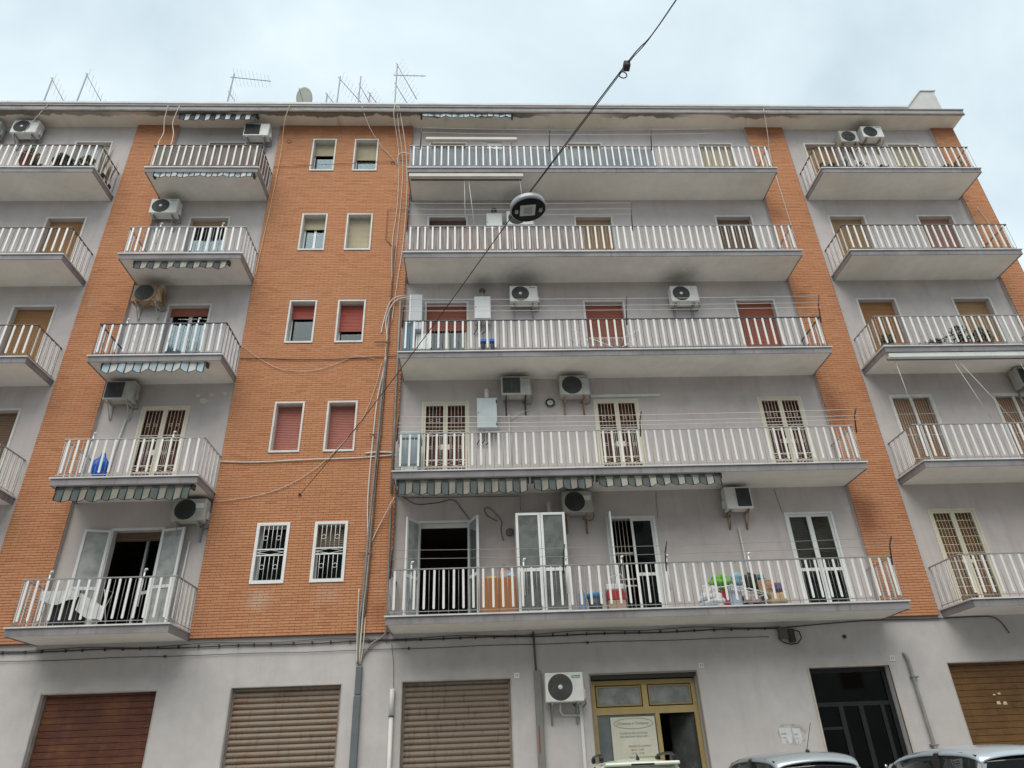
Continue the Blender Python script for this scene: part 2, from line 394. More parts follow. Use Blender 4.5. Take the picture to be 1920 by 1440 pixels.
def wall_grid(b, x0, x1, z0, z1, holes, y, depth, mi=0, mir=0):
    xs = sorted({x0, x1} | {h[i] for h in holes for i in (0, 1)}); zs = sorted({z0, z1} | {h[i] for h in holes for i in (2, 3)})
    xs = [x for x in xs if x0 <= x <= x1]; zs = [z for z in zs if z0 <= z <= z1]
    for j in range(len(zs)-1):
        zc = (zs[j]+zs[j+1])/2; run = None
        for i in range(len(xs)-1):
            xc = (xs[i]+xs[i+1])/2
            hole = any(h[0] < xc < h[1] and h[2] < zc < h[3] for h in holes)
            if not hole and run is None: run = xs[i]
            if (hole or i == len(xs)-2) and run is not None:
                xe = xs[i] if hole else xs[i+1]
                b.quad((run,y,zs[j]),(xe,y,zs[j]),(xe,y,zs[j+1]),(run,y,zs[j+1]), mi); run = None
    for (a, c, d, e) in holes:
        y2 = y+depth
        b.quad((a,y,d),(a,y,e),(a,y2,e),(a,y2,d), mir); b.quad((c,y,d),(c,y2,d),(c,y2,e),(c,y,e), mir)
        b.quad((a,y,e),(c,y,e),(c,y2,e),(a,y2,e), mir); b.quad((a,y,d),(a,y2,d),(c,y2,d),(c,y,d), mir)
YW = .10
holes = []
for (x0, x1, k, kind, q) in doors:
    w = .055; holes.append((x0+w, x1-w, FZ(k)-.03, FZ(k)+2.35-w))
wh = [(a+.05, c-.05, win_z(k)[0]+.05, win_z(k)[1]-.05) for k in range(1, 6) for (a, c) in WX]
b = MB(); wall_grid(b, XL, 15.36, 4.14, 19.92, holes+[(a,c,d,e) for (a,c,d,e) in wh], YW, .18)
b.build('wall', [WALL], BLD, fix=False)
# sides, back and roof
b = MB(); b.quad((XR,.0,.0),(XR,12,0),(XR,12,20.4),(XR,0,20.4)); b.quad((XL,0.1,0),(XL,12,0),(XL,12,20.4),(XL,0.1,20.4)); b.quad((XL,12,0),(XR,12,0),(XR,12,20.4),(XL,12,20.4))
b.build('side_wall', [WALL], BLD)
b = MB(); b.box(XL, XR, .25, 12, 20.25, 20.4); b.build('roof', [PAVE], BLD)
b = MB()
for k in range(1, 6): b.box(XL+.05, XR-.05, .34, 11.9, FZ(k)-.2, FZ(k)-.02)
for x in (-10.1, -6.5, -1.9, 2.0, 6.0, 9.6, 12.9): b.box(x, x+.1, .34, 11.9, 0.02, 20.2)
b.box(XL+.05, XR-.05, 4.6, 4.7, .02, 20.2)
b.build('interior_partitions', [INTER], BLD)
# ground floor wall
GY = .08
GZ = 3.18
gh = [(-9.0,-6.69,.0,GZ), (-5.18,-2.93,0,GZ), (-1.66,.60,0,GZ), (2.30,4.57,0,GZ), (7.04,8.82,0,GZ), (10.13,12.4,0,GZ), (13.4,15.4,0,GZ), (-13.2,-10.9,0,GZ)]
b = MB(); wall_grid(b, XL, XR, 0, 4.16, gh, GY, .30); b.build('ground_floor_wall', [GWALL], BLD, fix=False)
b = MB(); b.quad((XL,GY,4.16),(XR,GY,4.16),(XR,YW+.1,4.16),(XL,YW+.1,4.16)); b.build('wall_ledge', [GWALL], BLD)

# brick strips: the lowest 300 bricks of each strip are pieces of their own
BM = MB().box(.003, BW-.003, -.006, .018, .0052, BH-.0052).mesh('brick', BRICK)
def brick_strip(x0, x1, holes=()):
    bb = MB(); z0, z1 = 4.17, 19.9
    wall_grid(bb, x0, x1, z0, z1, [h for h in holes], .012, .09)
    bb.quad((x0,.012,z0),(x0,.012,z1),(x0,YW,z1),(x0,YW,z0)); bb.quad((x1,.012,z0),(x1,YW,z0),(x1,YW,z1),(x1,.012,z1)); bb.quad((x0,.012,z0),(x0,YW,z0),(x1,YW,z0),(x1,.012,z0))
    panel = bb.build('brick_panel', [MORTAR], BLD, fix=False)
    sm = MB()
    sm.quad((x0-.004,0,z0),(x0-.004,0,z1),(x0-.004,YW,z1),(x0-.004,YW,z0)); sm.quad((x1+.004,0,z0),(x1+.004,YW,z0),(x1+.004,YW,z1),(x1+.004,0,z1))
    sm.build('strip_edge', [WALL], panel, fix=False)
    rest = MB(); n = 0; g = .003
    c0 = int(math.floor(z0/BH))+1; c1 = int(math.floor((z1)/BH))
    for c in range(c0, c1+1):
        zb = c*BH; odd = .5*(c % 2); i0 = int(math.floor(x0/BW + odd)) - 1; i1 = int(math.ceil(x1/BW + odd)) + 1
        if zb + BH > z1+.02: continue
        for i in range(i0, i1):
            a, e = (i-odd)*BW, (i-odd+1)*BW
            a2, e2 = max(a, x0), min(e, x1)
            if e2-a2 < .03: continue
            segs = [(a2, e2)]
            for h in holes:
                if zb+BH > h[2] and zb < h[3]:
                    ns = []
                    for (p, q) in segs:
                        if q <= h[0] or p >= h[1]: ns.append((p, q))
                        else:
                            if h[0]-p > .02: ns.append((p, h[0]))
                            if q-h[1] > .02: ns.append((h[1], q))
                    segs = ns
            for (p, q) in segs:
                full = abs((q-p)-BW) < 1e-6
                if full and n < 300:
                    link('brick', BM, panel, (a, random.uniform(-.0015,.0015), zb)); n += 1
                else:
                    j = random.uniform(-.002,.002); rest.box(p+g, q-g, -.006+j, .018, zb+.0052, zb+BH-.0052)
    tag(rest.build('brick_courses', [BRICK], panel, fix=False), None, None, None, 'stuff')
brick_strip(-6.2, -1.98, [(a+.02, c-.02, win_z(k)[0]+.02, win_z(k)[1]-.02) for k in range(1, 6) for (a, c) in WX])
brick_strip(-10.68, -9.42)
brick_strip(9.0, 10.26)
brick_strip(15.36, 16.15)

# cornice and parapet
b = MB(); b.quad((XL,-.55,19.9),(XR+.05,-.55,19.9),(XR+.05,.11,19.9),(XL,.11,19.9)); b.build('cornice_soffit', [CORN], BLD)
FASC2 = plaster('cornice_fascia', (.40, .375, .36), sooty=False, streak=.3, grime=.5)
b = MB(); b.box(XL, XR+.06, -.585, -.545, 19.865, 19.93); b.build('drip_edge', [paint('drip_dark', (.17,.15,.14), .9, .25, 2)], BLD)
b = MB(); b.box(XL, XR+.055, -.575, .2, 19.931, 20.075); b.build('cornice_fascia', [FASC2], BLD)
b = MB(); b.box(XL, XR+.08, -.61, .2, 20.077, 20.115); b.build('cornice_lip', [paint('lip_grey', (.30,.29,.285), .7, .15, 2)], BLD)
PARA = plaster('parapet_plaster', (.56, .55, .53), sooty=False, streak=.2, grime=.2)
b = MB(); b.box(XL, 14.95, .0, .25, 20.117, 20.88); b.build('parapet', [PARA], BLD)
COPE = paint('coping_metal', (.60, .60, .58), .5, .1, 1.2)
for i, x in enumerate(range(-20, 15, 5)):
    b = MB(); b.box(x+.004, min(x+5, 14.93)-.004, -.05, .30, 20.882+.004*(i % 2), 20.955+.006*(i % 3)); b.build('coping', [COPE], BLD)
b = MB(); b.prism([(14.952,0,20.117),(16.12,0,20.117),(16.12,0,21.74),(15.62,0,21.74),(14.952,0,20.98)], (0,2.2,0)); b.build('end_gable', [PARA], BLD)
b = MB(); b.prism([(14.90,-.04,20.97),(15.59,-.04,21.765),(16.17,-.04,21.80),(16.17,-.04,21.75),(15.61,-.04,21.745),(14.94,-.04,20.95)], (0,2.28,0)); b.build('gable_coping', [COPE], BLD)

# ------------------------------------------------------------------ windows and doors
SLATM = {}
def slat_mesh(w, c, name):
    key = (round(w, 3), name)
    if key not in SLATM:
        mt = paint('shutter_'+name, c, .5, .07, 1.6, streak=.1, fine=.05)
        b = MB(); h = SH-.003
        b.prism([(0,.012,.0),(0,.002,.004),(0,-.002,h*.5),(0,.002,h-.004),(0,.012,h)], (w,0,0)); SLATM[key] = b.mesh('slat', mt)
    return SLATM[key]
NAMES = {WHT:'white', BRN:'brown', TAN:'tan', ORB:'orange_brown', RED:'red', CRM:'cream', PNK:'pinkish', DKB:'dark_brown'}
def slats(parent, x0, x1, zt, zb, y, c, name):
    me = slat_mesh(x1-x0, c, name); z = zt-SH; n = 0
    while z > zb: link('slat', me, parent, (x0, y, z)); z -= SH; n += 1
    bt = MB(); bt.box(x0, x1, y-.006, y+.016, z+SH-.022, z+SH-.004)
    bt.build('shutter_bottom_bar', [paint('shutter_bar_'+name, tuple(v*.7 for v in c), .5)], parent)
def band(b, x0, x1, z0, z1, w, y0, y1, sill=None, mi=0):
    """a rectangular ring; sill = thickness of the bottom piece (None = w, 0 = open)"""
    s = w if sill is None else sill
    b.box(x0, x1, y0, y1, z1-w, z1, mi)
    if s: b.box(x0, x1, y0, y1, z0, z0+s, mi)
    b.box(x0, x0+w, y0, y1, z0+s, z1-w, mi); b.box(x1-w, x1, y0, y1, z0+s, z1-w, mi)
def pane(parent, x0, x1, z0, z1, y, mt): 
    b = MB(); b.box(x0, x1, y, y+.006, z0, z1); return b.build('pane', [mt], parent)
def ring(b, cx, cz, y, r, t=.006):
    b.tube([(cx+r*math.cos(a), y, cz+r*math.sin(a)) for a in [2*math.pi*i/10 for i in range(11)]], t, 4, cap=False)
CURT = paint('curtain_pale_blue', (.48, .60, .66), .9, .08, 3)
def window(x0, x1, k, fill, c, name):
    z0, z1 = win_z(k)
    w = empty('window', ((x0+x1)/2, 0, z0), BLD)
    b = MB(); band(b, x0, x1, z0, z1, .045, -.028, .02, .055); b.build('frame', [TRIM if k != 1 else WHITEP], w)
    b = MB(); a, e, p, q = x0+.046, x1-.046, z0+.056, z1-.046
    y1 = .27
    b.quad((a,.0,p),(a,.0,q),(a,y1,q),(a,y1,p)); b.quad((e,.0,p),(e,y1,p),(e,y1,q),(e,.0,q)); b.quad((a,.0,q),(e,.0,q),(e,y1,q),(a,y1,q)); b.quad((a,.0,p),(a,y1,p),(e,y1,p),(e,.0,p))
    b.build('reveal', [TRIM], w, fix=False)
    b = MB(); band(b, a, e, p, q, .05 if k == 4 else .03, .235, .275); mid = (a+e)/2
    if k == 4:
        b.box(mid-.035, mid+.035, .236, .274, p+.05, q-.05)
        pane(w, a+.05, mid-.035, p+.05, q-.05, .252, GLASSD); pane(w, mid+.035, e-.05, p+.05, q-.05, .252, GLASSD)
    else: pane(w, a+.05, e-.05, p+.05, q-.05, .252, GLASSD)
    b.build('sash', [ALU], w)
    if fill > 0: slats(w, a+.004, e-.004, q-.002, p+(1-fill)*(q-p), .19, c, name)
    if k == 1:
        g = MB(); y = -.012
        band(g, a, e, p, q, .02, y-.014, y+.014)
        zc = (p+q)/2; g.box(a+.03, e-.03, y-.012, y+.012, zc+.055, zc+.08); g.box(a+.03, e-.03, y-.012, y+.012, zc-.08, zc-.055)
        n = 6
        for i in range(1, n):
            x = a+.03+(e-a-.06)*i/n; g.tube([(x,y,p+.03),(x,y,zc-.08)], .0075, 5); g.tube([(x,y,zc+.08),(x,y,q-.03)], .0075, 5)
        sp = (e-a-.06)/n
        for i in (1.5, 4.5):
            for zz_ in (zc-.33, zc+.33): ring(g, a+.03+sp*i, zz_, y, sp*.5, .0065)
        for s in (-1, 1): g.tube([(a+.03,y,zc),(mid,y,zc+.055*s),(e-.03,y,zc)], .007, 4)
        g.build('grille', [WHITEP], w)
WCOL = {5: ((.50,.43,.29),'beige'), 4: ((.50,.43,.29),'beige'), 3: ((.37,.075,.05),'red_window'), 2: ((.42,.145,.108),'faded_red'), 1: ((.2,.15,.1),'inner')}
FILL = {5: (.38, .52), 4: (.30, 1), 3: (.34, .68), 2: (1, 1), 1: (.0, .42)}
for k in range(1, 6):
    for j, (a, e) in enumerate(WX): window(a, e, k, FILL[k][j], *WCOL[k])

def leaf(parent, hinge, ang, w, z0, z1, mt, gl, name='leaf'):
    """a glazed door leaf hinged at (x, y), turned ang degrees from +x towards -y"""
    L = MB(); G = MB(); c, s = math.cos(ang), -math.sin(ang)
    def P(u, t, z): return (hinge[0]+u*c - t*s, hinge[1]+u*s + t*c, z)
    def bx(mb, u0, u1, za, zb, t=.02):
        pts = [P(u0,-t,za),P(u1,-t,za),P(u1,t,za),P(u0,t,za)]; mb.prism(pts, (0,0,zb-za))
    f = .055
    bx(L, 0, f, z0, z1); bx(L, w-f, w, z0, z1); bx(L, f, w-f, z1-f, z1); bx(L, f, w-f, z0, z0+.07); zm = z0+(z1-z0)*.42; bx(L, f, w-f, zm-.035, zm+.035)
    for (za, zb) in ((z0+.07, zm-.035), (zm+.035, z1-f)): bx(G, f, w-f, za, zb, .004)
    o = L.build(name, [mt], parent); G.build('pane', [gl], parent); return o
def grille_leafs(d, a, e, p, q, y, mt, style):
    g = MB(); mid = (a+e)/2; f = .03 if style == 'bars' else .055
    for (u, v) in ((a, mid-.002), (mid+.002, e)): band(g, u, v, p, q, f, y-.02, y+.02, .07)
    b2 = MB()
    for (u, v) in ((a, mid-.002), (mid+.002, e)):
        u2, v2 = u+f, v-f; n = 5; sp = (v2-u2)/n
        if style == 'gr':
            bands = [(p+.55, p+.70), (p+1.38, p+1.50)]
            zs = [p+.07, bands[0][0], bands[0][1], bands[1][0], bands[1][1], q-f]
            for (za, zb) in bands:
                b2.box(u2, v2, y-.012, y+.012, za-.022, za); b2.box(u2, v2, y-.012, y+.012, zb, zb+.022)
                mm = (u2+v2)/2; zc = (za+zb)/2
                for s in (-1, 1): b2.tube([(u2,y,zc),(mm,y,zc+s*(zb-za)/2),(v2,y,zc)], .008, 4)
            for i in range(1, n):
                x = u2+sp*i
                for j in (0, 2, 4): b2.tube([(x,y,zs[j]),(x,y,zs[j+1])], .008, 4)
            for i in (1.5, 3.5):
                ring(b2, u2+sp*i, p+1.80, y, sp*.42, .007); ring(b2, u2+sp*i, p+1.05, y, sp*.42, .007)
            b2.box(v-.12 if u == a else u, v if u == a else u+.12, y-.024, y-.018, p+.98, p+1.12)
        elif style == 'bars':
            for i in range(1, n+2):
                x = u2+(v2-u2)*i/(n+2); b2.tube([(x,y,p+.07),(x,y,q-f)], .004, 4)
            for zz_ in (p+.5, p+1.15, p+1.75): b2.box(u2, v2, y-.006, y+.006, zz_, zz_+.01)
        else:
            for i in range(1, 5):
                x = u2+(v2-u2)*i/5; b2.tube([(x,y,p+.07),(x,y,q-f)], .0065, 4)
            for i in range(1, 11):
                zz_ = p+.07+(q-p-.12)*i/11; b2.box(u2, v2, y-.007, y+.007, zz_, zz_+.010)
            b2.box(v-.16 if u == a else u, v if u == a else u+.16, y-.024, y-.018, p+1.0, p+1.08)
    g.build('grille_frame', [mt], d); b2.build('grille', [mt], d)
for (x0, x1, k, kind, q) in doors:
    F = FZ(k); zt = F+2.35; w = .055
    d = empty('balcony_door', ((x0+x1)/2, YW, F), BLD)
    a, e, p, t = x0+w, x1-w, F+.03, zt-w
    mid = (a+e)/2
    trim = {'gr': CREAM, 'grid': CREAM, 'bars': TRIM}.get(kind, ALU if kind in ('alu','half','open','openw') else TRIM)
    b = MB(); band(b, x0, x1, F+.001, zt, w-.001, YW-.018, YW+.02, 0)
    b.build('frame', [trim], d)
    if kind == 'sh':
        y = .27
        if q['f'] < .99:
            b = MB(); band(b, a, e, p, t, .06, .285, .325, .10); b.box(mid-.05, mid+.05, .286, .324, p+.1, t-.06); b.box(a+.06, mid-.05, .287, .323, p+.75, p+.83); b.box(mid+.05, e-.06, .287, .323, p+.75, p+.83)
            b.build('sash', [ALU if q['key'] != 'M1' else CREAM], d)
            for (u, v) in ((a+.06, mid-.05), (mid+.05, e-.06)):
                pane(d, u, v, p+.83, t-.06, .30, GLASSD); pane(d, u, v, p+.1, p+.75, .30, GLASSD)
            if q['key'] in ('M1',) and k == 3:
                b = MB(); n = 24
                for i in range(n):
                    u0, u1 = a+(e-a)*i/n, a+(e-a)*(i+1)/n; ya, yb = .36+.02*math.sin(i*1.9), .36+.02*math.sin((i+1)*1.9)
                    b.quad((u0,ya,p),(u1,yb,p),(u1,yb,t),(u0,ya,t))
                b.build('curtain', [CURT], d)
        slats(d, a+.003, e-.003, t-.001, p+(1-q['f'])*(t-p), y-.02, q['c'], NAMES[q['c']])
    elif kind in ('gr', 'bars', 'grid'):
        cc = {'gr': ((.14,.04,.03),'maroon'), 'bars': ((.36,.20,.10),'walnut'), 'grid': ((.28,.155,.07),'chestnut')}[kind]
        slats(d, a+.003, e-.003, t-.001, p, .25, *cc)
        grille_leafs(d, a, e, p, t, YW+.012, CREAM if kind != 'bars' else TRIM, kind)
    elif kind == 'alu':
        for (h, an, nm) in (((a, YW+.03), 0, 'leaf'), ((mid, YW+.03), 0, 'leaf')): leaf(d, h, an, mid-a, p, t, ALU, GLASS)
        slats(d, a+.003, e-.003, t-.001, p+.9, .25, (.15,.10,.065), 'umber')
    elif kind == 'half':
        leaf(d, (mid, YW+.03), 0, mid-a, p, t, ALU, GLASSD)
        leaf(d, (a+.02, YW-.03), R(97), mid-a, p, t, ALU, GLASS)
        g = MB()
        for i in range(1, 6):
            x = a+(mid-a)*i/6; g.tube([(x,.2,p),(x,.2,t)], .008, 4)
        for zz_ in (p+.7, p+.85, p+1.45): g.box(a, mid, .19, .21, zz_, zz_+.03)
        g.build('grille', [CREAM], d)
    elif kind == 'openw':
        leaf(d, (a-.01, YW-.03), R(118), mid-a, p, t, ALU, FROST); leaf(d, (e+.01, YW-.03), R(66), mid-a, p, t, ALU, GLASS)
        b = MB(); b.box(a-.0, e, .16, .20, t-.10, t-.002); b.build('head_rail', [ALU], d)
    elif kind == 'open':
        leaf(d, (a-.03, YW-.03), R(166), mid-a+.02, p, t, ALU, FROST); leaf(d, (e+.03, YW-.03), R(14), mid-a+.02, p, t, ALU, FROST)
        leaf(d, (e-.03, .30), R(150)*-1+math.pi*2, mid-a, p, t-.06, ALU, GLASS)
        slats(d, a+.003, e-.003, t-.001, t-.22, .25, (.15,.10,.065), 'umber')

# ground-floor openings
def garage(x0, x1, mt, pitch, y=.24, rounded=True):
    g = empty('garage_door', ((x0+x1)/2, GY, 0), BLD)
    b = MB(); n = 6
    if rounded:
        pts = [(0, -.045*math.sin(math.pi*i/n)**.7 if 0 < i < n else 0, pitch*i/n) for i in range(n+1)]
    else: pts = [(0,0,0), (0,-.008,.01), (0,-.008,pitch-.012), (0,0,pitch-.004)]
    b.prism(pts + [(0,.012,pts[-1][2]), (0,.012,0)], (x1-x0-.06,0,0), sm=False); me = b.mesh('slat', mt)
    z = .13
    while z < GZ+.02: link('slat', me, g, (x0+.03, y, z)); z += pitch
    for (u, v) in ((x0+.001, x0+.05), (x1-.05, x1-.001)): MB().box(u, v, y-.05, y+.03, .13, GZ-.002).build('guide_rail', [paint('guide_rust', (.22,.18,.15), .6, .2, 4)], g)
    b = MB(); band(b, x0-.02, x1+.02, .13, GZ+.02, .019, GY-.006, GY+.02, 0); b.build('frame', [paint('garage_trim', (.42,.39,.35), .8, .15, 4)], g)
S_RED = rusty_shutter('shutter_rust_red', (.095,.032,.02), (.19,.075,.03), .16)
S_GRY = rusty_shutter('shutter_rusty_grey', (.25,.20,.155), (.21,.095,.04), .06)
S_OCH = rusty_shutter('shutter_ochre', (.165,.085,.028), (.10,.046,.016), .12)
garage(-9.0, -6.69, S_RED, .125, rounded=False); garage(-5.18, -2.93, S_GRY, .11); garage(-1.66, .60, S_GRY, .11)
garage(10.13, 12.4, S_OCH, .125, rounded=False); garage(13.4, 15.4, S_OCH, .125, rounded=False); garage(-13.2, -10.9, S_GRY, .11)
# shop front
GOLD = paint('anodised_gold', (.46,.345,.155), .38, .06, 3, metal=.35)
s = empty('shop_front', (3.43, .3, 0), BLD); y0, y1 = .27, .32
b = MB(); band(b, 2.31, 4.56, .14, 3.08, .09, y0, y1, 0)
b.box(2.40, 4.47, y0, y1, 2.42, 2.56); b.box(3.40, 3.52, y0, y1, 2.56, 2.99); b.box(3.63, 3.72, y0, y1, .14, 2.42); b.box(2.40, 3.63, y0, y1, .14, .6)
b.build('frame', [GOLD], s)
b = MB(); band(b, 2.42, 3.38, 2.58, 2.97, .028, y0-.006, y0+.0); band(b, 3.54, 4.45, 2.58, 2.97, .028, y0-.006, y0); b.build('glazing_bead', [paint('bead_gold', (.30,.23,.10), .4)], s)
FR2 = glass_mat('transom_glass', (.3,.36,.34), .8, .5)
pane(s, 2.43, 3.37, 2.59, 2.96, y0+.01, FR2); pane(s, 3.55, 4.44, 2.59, 2.96, y0+.01, FR2)
pane(s, 2.40, 3.63, .6, 2.42, y0+.02, glass_mat('shop_glass', (.7,.78,.85), 1.0, .25))
b = MB(); b.box(2.42, 3.60, y0+.10, y0+.11, .6, 2.40); b.build('display_backing', [paint('pale_blue_board', (.40,.47,.53), .8)], s)
dl = leaf(s, (4.46, .33), R(238), .72, .15, 2.41, paint('leaf_dark_frame', (.06,.065,.06), .5), glass_mat('door_glass_dim', (.35,.42,.42), .8, .22), 'door_leaf')
b = MB(); b.box(2.32, 4.55, .10, .36, 3.10, 3.17); b.build('shutter_housing', [paint('housing_dark', (.035,.032,.028), .8)], s)
b = MB(); band(b, 2.27, 4.60, .13, 3.215, .03, GY-.01, GY+.02, 0); b.build('outer_frame', [paint('frame_brown', (.24,.19,.15), .6)], s)
# entrance door, dark metal and glass
s = empty('entrance_door', (7.93, .3, 0), BLD); DK = paint('entrance_dark_metal', (.018,.020,.020), .4, .15, 2)
b = MB(); band(b, 7.05, 8.81, .14, 3.17, .09, .27, .33, .12)
b.box(7.14, 8.72, .275, .325, 2.42, 2.50); b.box(8.50, 8.58, .274, .326, .26, 2.42)
for x in (7.58, 8.02): b.box(x, x+.10, .268, .332, .26, 2.42)
b.box(7.14, 7.58, .276, .324, 1.98, 2.03); b.build('frame', [DK], s)
DGL = glass_mat('entrance_glass', (.12,.13,.13), .5)
for (u, v) in ((7.14,7.58), (7.68,8.02), (8.12,8.50), (8.58,8.72)): pane(s, u, v, .26, 2.42, .295, DGL)
pane(s, 7.14, 8.72, 2.50, 3.08, .295, DGL)
b = MB(); band(b, 7.0, 8.86, .13, 3.22, .04, GY-.014, GY+.03, 0); b.build('outer_frame', [paint('travertine', (.52,.46,.38), .6, .12, 5)], s)
b = MB(); b.lathe((8.28,.25,1.28), [(.0,0),(.028,.004),(.032,.02),(.02,.04)], 12, 'y'); b.build('door_knob', [paint('chrome_knob', (.75,.75,.75), .2, metal=.8)], s)

# ------------------------------------------------------------------ balconies
def balcony(x0, x1, k, rail, left=True, right=True, balc=BAL, yf=-1.085):
    F = FZ(k)
    B = empty('balcony', ((x0+x1)/2, YW, F-.17), BLD)
    b = MB(); b.box(x0+.03, x1-.03, yf+.035, YW+.002, F-.165, F-.032); b.build('slab', [SOFFIT], B)
    b = MB(); b.box(x0+.008, x1-.008, yf+.012, yf+.034, F-.180, F-.031)
    if left: b.box(x0+.008, x0+.029, yf+.0345, YW+.001, F-.180, F-.031)
    if right: b.box(x1-.029, x1-.008, yf+.0345, YW+.001, F-.180, F-.031)
    b.build('fascia', [FASCIA], B)
    b = MB(); b.box(x0-.02, x1+.02, yf-.022, YW+.001, F-.030, F); b.build('edge_slab', [MARBLE], B)
    yr = yf+.055
    h = MB(); h.box(x0+.035, x1-.035, yr-.018, yr+.018, F+.925, F+.948)
    for (x, on) in ((x0+.055, left), (x1-.055, right)):
        if on: h.box(x-.018, x+.018, yr+.0185, YW, F+.926, F+.947)
    h.build('handrail', [rail], B)
    n = int(round((x1-x0-.11)/.2055)); sp = (x1-x0-.11)/n
    r = MB(); r.box(x0+.05, x1-.05, yr-.006, yr+.006, F+.065, F+.080)
    for (x, on) in ((x0+.055, left), (x1-.055, right)):
        if on: r.box(x-.006, x+.006, yr+.007, YW, F+.066, F+.079)
    for i in range(n+1): r.tube([(x0+.055+sp*i, yr, F-.002), (x0+.055+sp*i, yr, F+.93)], .0065, 4)
    bme = MB().prism([(-.023,0,.014),(-.012,0,0),(.012,0,0),(.023,0,.014),(.023,0,.786),(.012,0,.80),(-.012,0,.80),(-.023,0,.786)], (0,.02,0)).mesh('baluster', balc)
    for i in range(n): link('baluster', bme, B, (x0+.055+sp*(i+.5)+random.uniform(-.004,.004), yr-.022, F+.112)).rotation_euler = (0, random.uniform(-.008,.008), 0)
    sme = None; m_ = 5; ss = (YW-yr-.05)/m_
    for (x, on, sg) in ((x0+.055, left, -1), (x1-.055, right, 1)):
        if not on: continue
        if sme is None: sme = MB().prism([(0,-.019,.012),(0,-.010,0),(0,.010,0),(0,.019,.012),(0,.019,.788),(0,.010,.80),(0,-.010,.80),(0,-.019,.788)], (.014,0,0)).mesh('baluster', balc)
        for i in range(m_): link('baluster', sme, B, (x+(.008 if sg > 0 else -.022), yr+ss*(i+.5), F+.112))
        for i in range(1, m_+1): r.tube([(x, yr+ss*i, F-.002), (x, yr+ss*i, F+.93)], .0065, 4)
    r.build('rail_rods', [rail], B); return B
BALW = paint('baluster_weathered', (.74,.69,.62), .5, .1, 3, rust=.12, rustc=(.40,.25,.15))
BALC = paint('baluster_chipped', (.74,.76,.77), .45, .06, 3, rust=.16, rustc=(.30,.36,.40))
rails = {5: RAILB, 4: RAILG, 3: RAILD, 2: paint('rail_light', (.42,.42,.42), .5, .1, 4), 1: RAILG}
for k in range(1, 6):
    balcony(-20.0, -10.80, k, RAILB if k > 2 else RAILG, left=False)
    balcony(-9.385, -6.205, k, rails[k], balc=BALW if k == 5 else BALC if k == 3 else BAL)
    balcony(-1.94, 9.0, k, rails[k] if k != 5 else RAILG)
    balcony(10.37, 15.30, k, RAILB if k > 3 else RAILG)
# ------------------------------------------------------------------ air conditioners
ACW = paint('ac_white', (.66,.655,.62), .45, .06, 4, streak=.1)
ACG = paint('ac_grimy', (.42,.405,.36), .55, .12, 4, streak=.25, rust=.04)
ACR = paint('ac_rusty', (.36,.29,.20), .7, .25, 3, rust=.30, rustc=(.24,.095,.025))
FAND = paint('fan_dark', (.055,.055,.055), .6, .2, 6)
FANG = paint('fan_grille_grey', (.13,.13,.125), .5, .1, 6)
TEAL = paint('teal_badge', (.02,.27,.25), .4)
LOGO = paint('badge_grey', (.2,.2,.2), .5)
PIPEW = paint('white_pipe', (.66,.65,.62), .5, .05, 3)
def text_mesh(name, s, size, mt, loc, parent, depth=.002, align='CENTER', shear=0.0):
    cu = bpy.data.curves.new(name, 'FONT'); cu.body = s; cu.size = size; cu.align_x = align; cu.align_y = 'CENTER'; cu.extrude = depth; cu.shear = shear; cu.resolution_u = 2
    t = bpy.data.objects.new(name, cu); col.objects.link(t); bpy.context.view_layer.update()
    me = bpy.data.meshes.new_from_object(t.evaluated_get(bpy.context.evaluated_depsgraph_get()))
    bpy.data.objects.remove(t); bpy.data.curves.remove(cu)
    me.transform(Matrix.Rotation(R(90), 4, 'X')); me.materials.clear(); me.materials.append(mt)
    return link(name, me, parent, loc)
